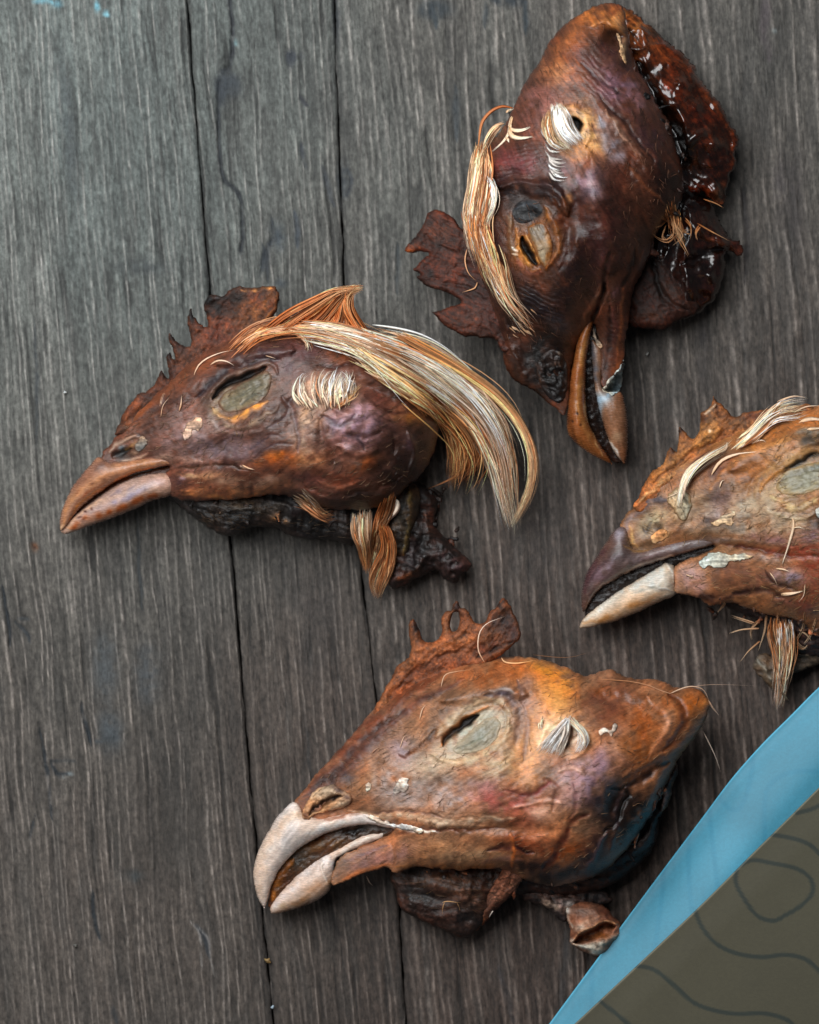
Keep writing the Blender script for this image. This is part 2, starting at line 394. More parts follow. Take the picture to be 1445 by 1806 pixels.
def down(parent, outline, n, ang, seed, col='#b58f6a', spread=50, length=14):
    """fine dried down and fibres lying on the skin"""
    R = np.random.RandomState(seed); P = crom(outline, True); x0, y0 = P.min(0); x1, y1 = P.max(0)
    Vs, Fs, Cs = [], [], []; m = 5; base = 0; c0 = hexc(col); k = 0
    QX = R.uniform(x0, x1, n * 8); QY = R.uniform(y0, y1, n * 8)
    ok = inside(QX, QY, P) & (surf(QX, QY) > 40) & ((vn(QX / 45, QY / 45, seed) > -0.1) | (R.rand(n * 8) < 0.2))
    for x, y in zip(QX[ok][:n], QY[ok][:n]):
        a = math.radians(ang + spread * vn(x / 70, y / 70, seed + 3) + R.randn() * 22); L = length * R.uniform(0.5, 1.5); cu = R.randn() * 0.5
        tt = np.linspace(0, 1, m); aa = a + cu * tt
        X = x + np.concatenate([[0], np.cumsum(np.cos(aa[1:]) * L / m)]); Y = y + np.concatenate([[0], np.cumsum(np.sin(aa[1:]) * L / m)])
        Z = surf(X, Y); 
        if Z.min() < 20: continue
        Z = Z + 1.0 + 1.5 * tt * R.rand(); w = R.uniform(0.25, 0.55) * (1 - 0.7 * tt)
        nx, ny = -np.sin(aa), np.cos(aa); r3 = []
        for sx, dz in ((1, 0), (0, 0.8), (-1, 0)):
            px, py, pz = X + nx * w * sx, Y + ny * w * sx, Z + dz; kk = 1 - pz / D
            r3.append(np.stack([(px - CX) * kk * S, (CY - py) * kk * S, pz * S], 1))
        Vs.append(np.stack(r3, 1).reshape(-1, 3)); ii = np.arange(m - 1)
        for q in range(3):
            r = (q + 1) % 3; Fs.append(np.stack([ii * 3 + q, ii * 3 + r, ii * 3 + 3 + r, ii * 3 + 3 + q], 1) + base)
        Cs.append(np.repeat(np.clip(c0 * R.uniform(0.4, 1.0), 0, 1)[None], 3 * m, 0)); base += 3 * m
    o = mesh_obj('skin_down', np.concatenate(Vs), np.concatenate(Fs), np.concatenate(Cs), 'feather_barbs', parent); o['kind'] = 'stuff'
    return o

def shreds(parent, path, n, seed, cols, size=(8, 22), z=(30, 90), ang=90, spread=50, jit=8, mat='dark_tissue'):
    """torn scraps of dried skin along an edge, all different"""
    R = np.random.RandomState(seed); P = resamp(path, 60)
    for i in range(n):
        k = R.randint(60); x, y = P[k] + R.randn(2) * jit; a = math.radians(ang + R.randn() * spread); L = R.uniform(*size); W = L * R.uniform(0.25, 0.5)
        ca, sa = math.cos(a), math.sin(a); pts = []
        for q in ((-0.3, -0.5), (0.2, -0.6), (0.6, -0.25), (1.0, 0.05, 1), (0.55, 0.3), (0.5, 0.6, 1), (0.1, 0.5), (-0.3, 0.4)):
            u = q[0] * L * R.uniform(0.8, 1.2); v = q[1] * W * R.uniform(0.7, 1.4); pts.append((x + u * ca - v * sa, y + u * sa + v * ca) + ((1,) if len(q) > 2 else ()))
        z0 = max(float(surf(np.array([x]), np.array([y]))[0]) - 2, z[0]); z1 = z0 + R.uniform(-18, 4)
        relief('skin_scrap', pts, mat, parent, base=cols[R.randint(len(cols))], zc=[(x, y, z0), (x + ca * L, y + sa * L, max(8, z1))], up=2.5, dn=2, h=1.6, seed=seed + i, prof='edge', R=3, edge=1.6, crumple=3, cw=9, fib=1, var=.25, field=False)
# ---------------------------------------------------------------- the boards
def wood_mat():
    m = bpy.data.materials.new('weathered_stained_wood'); m.use_nodes = True; nt = m.node_tree; L = nt.links
    p = nt.nodes['Principled BSDF']
    vc = nd(nt, 'ShaderNodeVertexColor', layer_name='Col'); tc = nd(nt, 'ShaderNodeTexCoord')
    mp = nd(nt, 'ShaderNodeMapping'); mp.inputs['Scale'].default_value = (1, 0.10, 1); mp.inputs['Rotation'].default_value = (0, 0, -0.075)
    L.new(tc.outputs['Object'], mp.inputs[0])
    n1 = nd(nt, 'ShaderNodeTexNoise', i_Scale=2600.0, i_Detail=4.0, i_Roughness=0.65); L.new(mp.outputs[0], n1.inputs['Vector'])
    mp2 = nd(nt, 'ShaderNodeMapping'); mp2.inputs['Scale'].default_value = (1, 0.62, 1); L.new(tc.outputs['Object'], mp2.inputs[0])
    n2 = nd(nt, 'ShaderNodeTexNoise', i_Scale=1500.0, i_Detail=6.0, i_Roughness=0.75); L.new(mp2.outputs[0], n2.inputs['Vector'])
    r1 = nd(nt, 'ShaderNodeMapRange', i_From_Min=0.28, i_From_Max=0.72, i_To_Min=0.84, i_To_Max=1.16); L.new(n1.outputs[0], r1.inputs[0])
    r2 = nd(nt, 'ShaderNodeMapRange', i_From_Min=0.28, i_From_Max=0.72, i_To_Min=0.45, i_To_Max=1.6); L.new(n2.outputs[0], r2.inputs[0])
    mu = nd(nt, 'ShaderNodeMath', operation='MULTIPLY'); L.new(r1.outputs[0], mu.inputs[0]); L.new(r2.outputs[0], mu.inputs[1])
    mx = nd(nt, 'ShaderNodeVectorMath', operation='SCALE'); L.new(vc.outputs['Color'], mx.inputs[0]); L.new(mu.outputs[0], mx.inputs['Scale'])
    L.new(mx.outputs[0], p.inputs['Base Color'])
    p.inputs['Roughness'].default_value = 0.62; p.inputs['Specular IOR Level'].default_value = 0.35
    ad = nd(nt, 'ShaderNodeMath', operation='ADD'); L.new(n1.outputs[0], ad.inputs[0]); L.new(n2.outputs[0], ad.inputs[1])
    b = nd(nt, 'ShaderNodeBump', i_Strength=0.6, i_Distance=0.0003); L.new(ad.outputs[0], b.inputs['Height']); L.new(b.outputs[0], p.inputs['Normal'])
    MATS['wood'] = m
wood_mat()

def seam_x(k, y):
    """x of joint k between boards at height y in the photograph"""
    y = np.asarray(y, float)
    a = np.interp(y, [-300, 0, 500, 1000, 1400, 1806, 2200], [315, 330, 369, 411, 444, 482, 520])
    b = np.interp(y, [-300, 0, 500, 1050, 1220, 1600, 1806, 2200], [580, 590, 607, 641, 663, 705, 716, 750])
    if k == 0: return a
    if k == 1: return b
    if k < 0: return a + k * 560
    return b + (k - 1) * 1010
WK = [  # knots: x, y, reach, push (grain flows round them)
    (397, 148, 26, 9), (484, 432, 20, 8), (385, 400, 22, 6), (610, 330, 18, 6), (108, 1352, 26, 8), (45, 1110, 22, 7), (345, 1640, 40, 14), (230, 1555, 20, 6),
    (765, 30, 30, 8), (1352, 60, 24, 8), (175, 1260, 16, 5), (1330, 480, 24, 6), (880, 1730, 26, 6), (250, 130, 18, 3)]
WOPS = [
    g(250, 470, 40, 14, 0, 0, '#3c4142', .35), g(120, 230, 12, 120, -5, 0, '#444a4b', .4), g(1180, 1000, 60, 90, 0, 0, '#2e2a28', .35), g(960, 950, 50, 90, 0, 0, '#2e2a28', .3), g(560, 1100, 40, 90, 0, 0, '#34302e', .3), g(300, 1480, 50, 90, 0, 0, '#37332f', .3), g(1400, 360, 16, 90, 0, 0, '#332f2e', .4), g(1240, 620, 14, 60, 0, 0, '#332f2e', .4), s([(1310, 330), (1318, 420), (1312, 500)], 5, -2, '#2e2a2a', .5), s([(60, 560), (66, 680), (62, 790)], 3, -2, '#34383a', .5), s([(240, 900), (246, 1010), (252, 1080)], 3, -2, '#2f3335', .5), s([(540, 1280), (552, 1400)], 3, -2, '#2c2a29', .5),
    s([(405, -20), (409, 50), (406, 118), (390, 124)], 3.5, -5, '#25282b', 0.9, 0), s([(386, 140), (387, 280), (396, 318), (420, 338), (429, 390), (424, 442)], 3.2, -5, '#25282b', 0.85, 0),
    g(402, 148, 24, 20, 30, 0, '#34393d', 0.75, 1.6), g(392, 160, 10, 26, 0, 0, '#30353a', 0.6), g(515, 104, 9, 14, 0, -2, '#33373c', 0.9, 2), g(534, 100, 4, 7, 0, 0, '#3b3e40', 0.7),
    s([(527, 168), (535, 180), (545, 190)], 3.4, -3, '#303236', 0.8), s([(531, 248), (533, 275), (542, 298)], 3.5, -3, '#363a3e', 0.85), g(497, 500, 10, 6, 0, 0, '#3f454a', 0.5),
    s([(460, 430), (466, 445), (460, 490)], 4.1, -3, '#33383c', 0.8), s([(478, 380), (482, 415), (470, 440), (474, 500)], 4.1, -3, '#2c3034', 0.85), s([(475, 428), (498, 414)], 4.1, -3, '#2c3034', 0.8),
    g(488, 420, 12, 26, 0, 0, '#3a4248', 0.6), s([(517, 370), (524, 400), (523, 440)], 4.6, -2, '#3a4046', 0.75), s([(568, 290), (580, 330), (592, 366)], 4.6, -2, '#3d4043', 0.7),
    g(606, 320, 9, 34, 0, 0, '#3a3f43', 0.7), s([(612, 296), (622, 318), (612, 348)], 3.5, -2, '#34383c', 0.8), g(594, 30, 6, 50, 0, 0, '#393d41', 0.6), s([(805, 150), (807, 250)], 5.4, -2, '#3c4042', 0.75), s([(700, 430), (702, 520)], 4.1, -2, '#33383a', 0.6),
    g(766, 16, 26, 14, 0, 0, '#2b3237', 0.8), s([(765, 10), (768, 50)], 4, 0, '#333a3e', 0.7), s([(860, -5), (930, 3)], 9, 0, '#2a3035', 0.85), s([(928, 0), (929, 60)], 4, 0, '#333a3e', 0.7), s([(856, 0), (857, 50)], 4, 0, '#333a3e', 0.6),
    s([(1352, -20), (1350, 60), (1357, 110)], 9, 0, '#463f40', 0.65), g(1368, 52, 4, 4, 0, 0, '#8e9898', 0.7), g(1375, 330, 10, 50, 0, 0, '#3f3a3a', 0.45),
    s([(2, 1030), (8, 1060), (15, 1105), (18, 1140)], 3.0, -4, '#23272b', 0.9), s([(22, 1092), (34, 1102), (48, 1115), (52, 1132)], 3.0, -3, '#2a2d30', 0.85), s([(24, 1092), (56, 1088)], 2.4, -2, '#2f3336', 0.7),
    s([(142, 1238), (150, 1268), (160, 1312)], 3.5, -4, '#23272b', 0.9), s([(68, 1282), (78, 1330), (86, 1400), (92, 1450)], 3.0, -4, '#23272b', 0.85), s([(87, 1338), (94, 1358), (103, 1368), (133, 1362)], 3.0, -3, '#23272b', 0.85), s([(90, 1342), (135, 1340)], 2.2, -2, '#2b2f32', 0.6),
    g(195, 1290, 20, 34, 0, 0, '#444a4e', 0.5), s([(165, 1308), (215, 1300)], 4, 0, '#3c4144', 0.6), s([(106, 1371), (132, 1364)], 2.4, 1, '#7d8586', 0.6),
    g(60, 966, 7, 6, 0, -2, '#5e3a24', 0.8), g(59, 967, 3, 3, 0, -2, '#2c1a12', 0.9), g(185, 1180, 22, 60, 0, 0, '#474c4f', 0.4), g(260, 1190, 22, 50, 0, 0, '#42474b', 0.4),
    s([(162, 1570), (168, 1620), (178, 1660)], 3.5, -3, '#23272b', 0.85), s([(342, 1632), (358, 1650), (372, 1690)], 5, 0, '#2c2f33', 0.7), s([(198, 1770), (208, 1806)], 5, 0, '#303438', 0.6),
    s([(335, 1628), (352, 1650), (356, 1710)], 2, 1, '#8b8580', 0.6), s([(348, 1636), (368, 1662), (376, 1720)], 2, 1, '#8b8580', 0.5), g(235, 1545, 16, 9, 0, 0, '#383e40', 0.5),
    s([(62, 1440), (50, 1480)], 2.7, -2, '#282b2e', 0.7),
    s([(55, 2), (75, -2), (92, 4)], 4, 0, '#6fa6b5', 0.6), g(100, 8, 10, 6, 0, 0, '#5b8794', 0.5), g(172, 10, 4, 8, 0, 0, '#6fa6b5', 0.7), g(186, 24, 5, 4, 0, 0, '#7db4c2', 0.7), g(415, 73, 3, 4, 0, 0, '#86b0b8', 0.6),
    s([(1000, 1640), (985, 1806)], 7, 0, '#3a3736', 0.5), s([(880, 1700), (905, 1806)], 6, 0, '#332f2f', 0.5),
]
def plank(k, idx_lo, idx_hi, parent):
    """one board between two joints; across (u) fine, along (v) coarse grid; raised pale grain, sunken dark grain"""
    ys = np.concatenate([np.arange(-760, -60, 28.0), np.arange(-60, 1866, 5.7), np.arange(1866, 2600, 28.0)])
    xl = seam_x(idx_lo, ys) + (1.1 if idx_lo == 0 else .7); xr = seam_x(idx_hi, ys) - (1.1 if idx_hi == 0 else .7)
    wid = float((xr - xl).mean()); nu = max(8, int(wid / (2.1 if -1 <= idx_lo <= 1 else 12)))
    f = np.linspace(0, 1, nu)
    wob = 1.6 * vn(ys / 40, ys * 0 + k) + 0.8 * vn(ys / 9, ys * 0 + k + 5)
    X = xl[:, None] + (xr - xl)[:, None] * f + wob[:, None] * np.where(f < .5, (1 - 2 * f), 0) + (1.6 * vn(ys / 33, ys * 0 + k + 9))[:, None] * np.where(f > .5, (2 * f - 1), 0)
    Y = np.repeat(ys[:, None], nu, 1)
    U = X - (seam_x(0, Y) - 330)                       # straighten along the grain
    for (kx, ky, kr, kp) in WK:
        dx, dy = X - kx, Y - ky
        U = U - kp * np.tanh(dx / kr * 1.3) * np.exp(-(dx / (kr * 2.2)) ** 2 - (dy / (kr * 3.2)) ** 2)
    U = U + 7 * vn(U / 90, Y / 420, 60 + k) + 2.6 * vn(U / 30, Y / 120, 61 + k) + 0.9 * vn(U / 12, Y / 34, 62)
    rl = np.random.RandomState(40 + k)
    sc = 10.5 if k < 1 else (12.5 if k == 1 else 15.0)
    pos = np.cumsum(sc * rl.uniform(0.6, 1.4, 260)) - 600 + (0 if k < 2 else 900); wd = rl.uniform(1.2, 2.4, 260) * (1.0 if k < 2 else 1.9); st = rl.uniform(0.5, 1.0, 260)
    pale = np.zeros(X.shape); ix = np.clip(np.searchsorted(pos, U), 1, 259)
    for q in (ix - 1, ix):
        d = np.abs(U - pos[q] - 1.2 * vn(q * 3.7, Y / 60, 76))
        am = st[q] * sstep(-0.75, 0.45, vn(q * 7.3, Y / (170 if k < 2 else 110), 63 + k) + 0.55 * vn(q * 2.9, Y / (42 if k < 2 else 26), 64))
        pale = np.maximum(pale, am * np.exp(-(d / wd[q]) ** 2))
    pale *= 0.75 + 0.5 * vn(U / 4, Y / 14, 66 + k)
    dark_l = sstep(0.55, 0.95, ridge(U / 9 + 50, Y / 500.0, 65 + k, 1)) * sstep(-0.2, 0.5, vn(U / 12, Y / 110, 69 + k))
    broad = fbm(U / 70, Y / 260, 67 + k); mid = fbm(U / 9, Y / 70, 68 + k, 3); speck = vn(U / 3.2, Y / 9, 69 + k)
    wl = np.clip(sstep(0, 1200, X) * 0.55 + sstep(100, 1500, Y) * 0.65, 0, 1)[..., None]  # light falloff painted into the wood: boards darken towards right and bottom
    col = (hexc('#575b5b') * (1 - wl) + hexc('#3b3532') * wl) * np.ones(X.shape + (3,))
    col = col * (1 + 0.16 * broad + 0.20 * mid + 0.20 * speck)[..., None]
    # faint cool to warm tint by band; tone warms towards right and bottom
    tint = sstep(-0.4, 0.5, fbm(U / 110, Y / 420, 70))[..., None]
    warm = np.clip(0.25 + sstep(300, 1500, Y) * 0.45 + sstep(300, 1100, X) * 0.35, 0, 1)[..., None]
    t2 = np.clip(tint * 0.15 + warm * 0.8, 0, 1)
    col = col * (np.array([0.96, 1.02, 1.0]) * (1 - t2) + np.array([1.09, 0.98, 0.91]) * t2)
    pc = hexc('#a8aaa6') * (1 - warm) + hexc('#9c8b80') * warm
    col = col * (1 - 0.42 * dark_l)[..., None]
    a = np.clip(0.82 * pale, 0, 0.95)[..., None]
    col = col * (1 - a) + pc * a
    dk = sstep(0.1, 0.75, fbm(U / 22, Y / 120, 71 + k) * 1.6)[..., None] * 0.25
    col = col * (1 - dk) + hexc('#353432') * dk
    dz = np.zeros(X.shape)
    ops_eval(WOPS, X, Y, dz, col, 80, 0.45)
    ops_eval(WOPS, X, Y, np.zeros(X.shape), col, 80, 0.45)
    Z = 2.6 * pale - 1.4 * dark_l + 1.4 * mid + 0.8 * broad + dz * 0.9
    e = np.minimum(X - xl[:, None], xr[:, None] - X); Z -= 3.5 * np.exp(-(np.clip(e, 0, 99) / 2.6) ** 1.2)
    col = col * (1 - 0.45 * np.exp(-(np.clip(e, 0, 99) / 3.5))[..., None])
    Z -= 4.0
    ny = len(ys)
    V = np.stack([(X - CX) * S, (CY - Y) * S, Z * S], -1).reshape(-1, 3); Cc = col.reshape(-1, 3)
    ii = np.arange(ny * nu).reshape(ny, nu)
    F = np.stack([ii[:-1, :-1], ii[1:, :-1], ii[1:, 1:], ii[:-1, 1:]], -1).reshape(-1, 4)
    # sides and ends go down to the underside
    ring = np.concatenate([ii[:, 0], ii[-1, 1:], ii[::-1, -1][1:], ii[0, ::-1][1:-1]])
    Vb = V[ring].copy(); Vb[:, 2] = -90 * S
    n = len(V); rb = n + np.arange(len(ring)); r2 = np.roll(ring, -1); rb2 = np.roll(rb, -1)
    F = np.concatenate([F, np.stack([ring, rb, rb2, r2], 1)])
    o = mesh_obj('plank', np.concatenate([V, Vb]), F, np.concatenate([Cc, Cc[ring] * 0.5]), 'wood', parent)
    return o
def build_table():
    x0, x1, y0, y1 = -700, 2600, -758, 2588
    z0, z1 = -130, -60
    V = np.array([[(x - CX) * S, (CY - y) * S, z * S] for z in (z0, z1) for (x, y) in ((x0, y0), (x1, y0), (x1, y1), (x0, y1))])
    F = np.array([[0, 1, 2, 3], [7, 6, 5, 4], [4, 5, 1, 0], [5, 6, 2, 1], [6, 7, 3, 2], [7, 4, 0, 3]])
    t = mesh_obj('wooden_table', V, F, np.ones((8, 3)) * hexc('#1c1b1a'), 'wood', None, smooth=False)
    tag(t, 'dark weathered wooden boards laid side by side under the four heads', None, None, 'structure')
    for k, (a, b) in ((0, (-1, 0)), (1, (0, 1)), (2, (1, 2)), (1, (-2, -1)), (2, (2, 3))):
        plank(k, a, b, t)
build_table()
def ell(cx, cy, rx, ry, ang=0, n=12, j=0.06, seed=0):
    R = np.random.RandomState(seed); a = np.linspace(0, 2 * np.pi, n, endpoint=False); r = 1 + j * R.randn(n)
    ca, sa = math.cos(math.radians(ang)), math.sin(math.radians(ang))
    x = rx * r * np.cos(a); y = ry * r * np.sin(a)
    return [(cx + x[i] * ca - y[i] * sa, cy + x[i] * sa + y[i] * ca) for i in range(n)]
def hair(pts, w, parent, z=(20, 20), root='#b89a7c', tip='#e0cdb8', seed=1, lift=3, name='feather_barb', n=1, spread=0.5, m=22):
    return tuft(name, [pts], n, parent, w=w, root=root, tip=tip, z=z, lift=lift, spread=spread, seed=seed, m=m, clumps=1, clump=0, frizz=0.6, lenv=0.0, var=0.02, dark=0, thick=1)
def flake(pts, parent, base='#d8c2a8', seed=1, up=3, on=1.5, label=None):
    return relief('skin_flake', pts, 'flaked_skin', parent, base=base, onsurf=on - 1, up=min(up, 2.2), dn=1.2, h=1.3, seed=seed, R=3, edge=2.6, rough=0.4, crumple=1.5, fib=0.3, var=0.2, floor=-50, field=False, label=label, cw=8)
# ---------------------------------------------------------------- head at the left, long blond neck feathers
def head_one():
    FIELDS.clear()
    t = thing('chicken_head', 'dried chicken head with long blond feathers sweeping over its neck, beak pointing lower left', 'chicken head', 450, 800, 'dried chicken heads laid on the boards')
    # throat, crumpled and nearly black
    relief('throat', [(292, 868), (312, 888), (345, 915), (380, 938), (410, 946), (440, 932), (480, 930), (510, 944), (545, 952), (585, 952), (620, 962), (645, 948), (650, 900), (600, 860), (480, 850), (360, 850)],
           'dark_tissue', t, base='#2b2422', zc=52, up=52, dn=50, h=2.6, seed=11, R=16, crumple=9, cw=34, fib=2.5, ang=12, var=0.22,
           ops=[g(440, 893, 70, 12, 5, 4, '#5b4a36', 0.7), s([(340, 900), (400, 915), (460, 905)], 8, 4, '#26221f', 0.6), g(545, 925, 45, 18, 15, -14, '#120e0d', 0.9), wr(400, 915, 60, 26, 8, 8, 2.4),
                g(483, 911, 12, 5, -10, 5, '#7d5632', 0.85), g(503, 918, 6, 5, 40, 4, '#8a5c34', 0.8), g(520, 900, 14, 10, 0, 4, '#3b3438', 0.7)])
    relief('neck_flap', [(650, 850), (700, 845), (740, 850), (770, 880), (768, 925), (792, 955), (826, 985), (832, 1000), (815, 1012), (806, 1028), (785, 1022), (768, 1006), (745, 1016), (722, 1028), (700, 1040), (684, 1030), (672, 1000), (655, 960), (640, 910)],
           'dark_tissue', t, base='#33201b', zc=34, up=38, dn=32, h=2.6, seed=12, R=18, crumple=13, cw=30, fib=2, var=0.25,
           ops=[g(800, 995, 26, 14, 25, 10, '#4a3138', 0.7), s([(752, 905), (760, 925), (755, 960), (735, 1000)], 6, 8, '#5a3524', 0.7), g(745, 960, 16, 30, 10, -12, '#160e0c', 0.8), s([(690, 1020), (730, 1010), (745, 995)], 5, 4, '#6b3c22', 0.6), g(812, 1005, 12, 8, 0, 5, '#5b3c3a', 0.5)])
    relief('neck_stump', [(655, 865), (700, 850), (735, 855), (742, 890), (728, 940), (722, 975), (705, 985), (688, 975), (672, 930)],
           'dark_tissue', t, base='#3a2a1c', zc=60, up=42, dn=55, h=2.4, seed=13, R=14, crumple=5, cw=16, fib=2, ang=80, var=0.25, ops=[s([(725, 860), (722, 930), (710, 980)], 5, 4, '#6e5226', 0.6)])
    relief('skin_fold', [(540, 880), (600, 885), (640, 885), (690, 870), (690, 905), (668, 935), (652, 962), (638, 968), (610, 945), (575, 918), (548, 900)],
           'dried_skin', t, base='#3d3a3b', zc=72, up=22, dn=18, h=2.2, seed=14, R=14, fib=1.0, ang=40, var=0.12, ops=[g(640, 930, 30, 20, 45, 8, '#474e56', 0.75), s([(560, 890), (600, 930), (638, 962)], 3, 3, '#6b4a34', 0.6), g(600, 895, 40, 12, 10, 0, '#2e2422', 0.7)])
    # mouth lining between the two beaks
    relief('mouth_lining', [(116, 926), (145, 884), (205, 846), (270, 828), (330, 818), (336, 850), (300, 872), (240, 886), (160, 918)], 'keratin', t, base='#4a2514', zc=[(110, 930, 44), (330, 840, 92)], up=9, dn=26, h=2.0, seed=15, R=8, fib=.5, var=.1, ang=-30)
    relief('lower_beak', [(107, 938, 1), (113, 928), (124, 915), (150, 893), (182, 869), (215, 850), (250, 838), (288, 833), (308, 838), (312, 858), (300, 874), (270, 883), (238, 898), (200, 913), (163, 926), (130, 938), (114, 942)],
           'keratin', t, base='#b08f7e', zc=[(110, 935, 44), (300, 855, 84)], up=[(110, 935, 34), (300, 855, 46)], dn=28, h=1.8, seed=16, R=9, fib=0.5, ang=-27, var=.05, rough=.4, edge=.6,
           ops=[g(215, 882, 60, 7, -24, 0, '#8f86a0', .55), g(200, 868, 20, 5, -26, 0, '#5c5a70', .6), s([(120, 932), (170, 912), (230, 893), (300, 868)], 8, 0, '#9a4f28', .85), s([(125, 924), (160, 895), (205, 862)], 3, 1, '#d3a583', .7), g(275, 850, 26, 9, -10, 0, '#b39590', .6),
                g(140, 914, 3, 2, 0, -1, '#3d1d18', .9), g(150, 907, 3, 2, 0, -1, '#3d1d18', .9), g(146, 920, 4, 2, 0, -1, '#4a241c', .8), g(160, 900, 2, 2, 0, -1, '#4a241c', .8), g(232, 862, 12, 3, -30, 0, '#6a6478', .5), g(120, 930, 8, 5, -40, 0, '#d0a078', .5)])
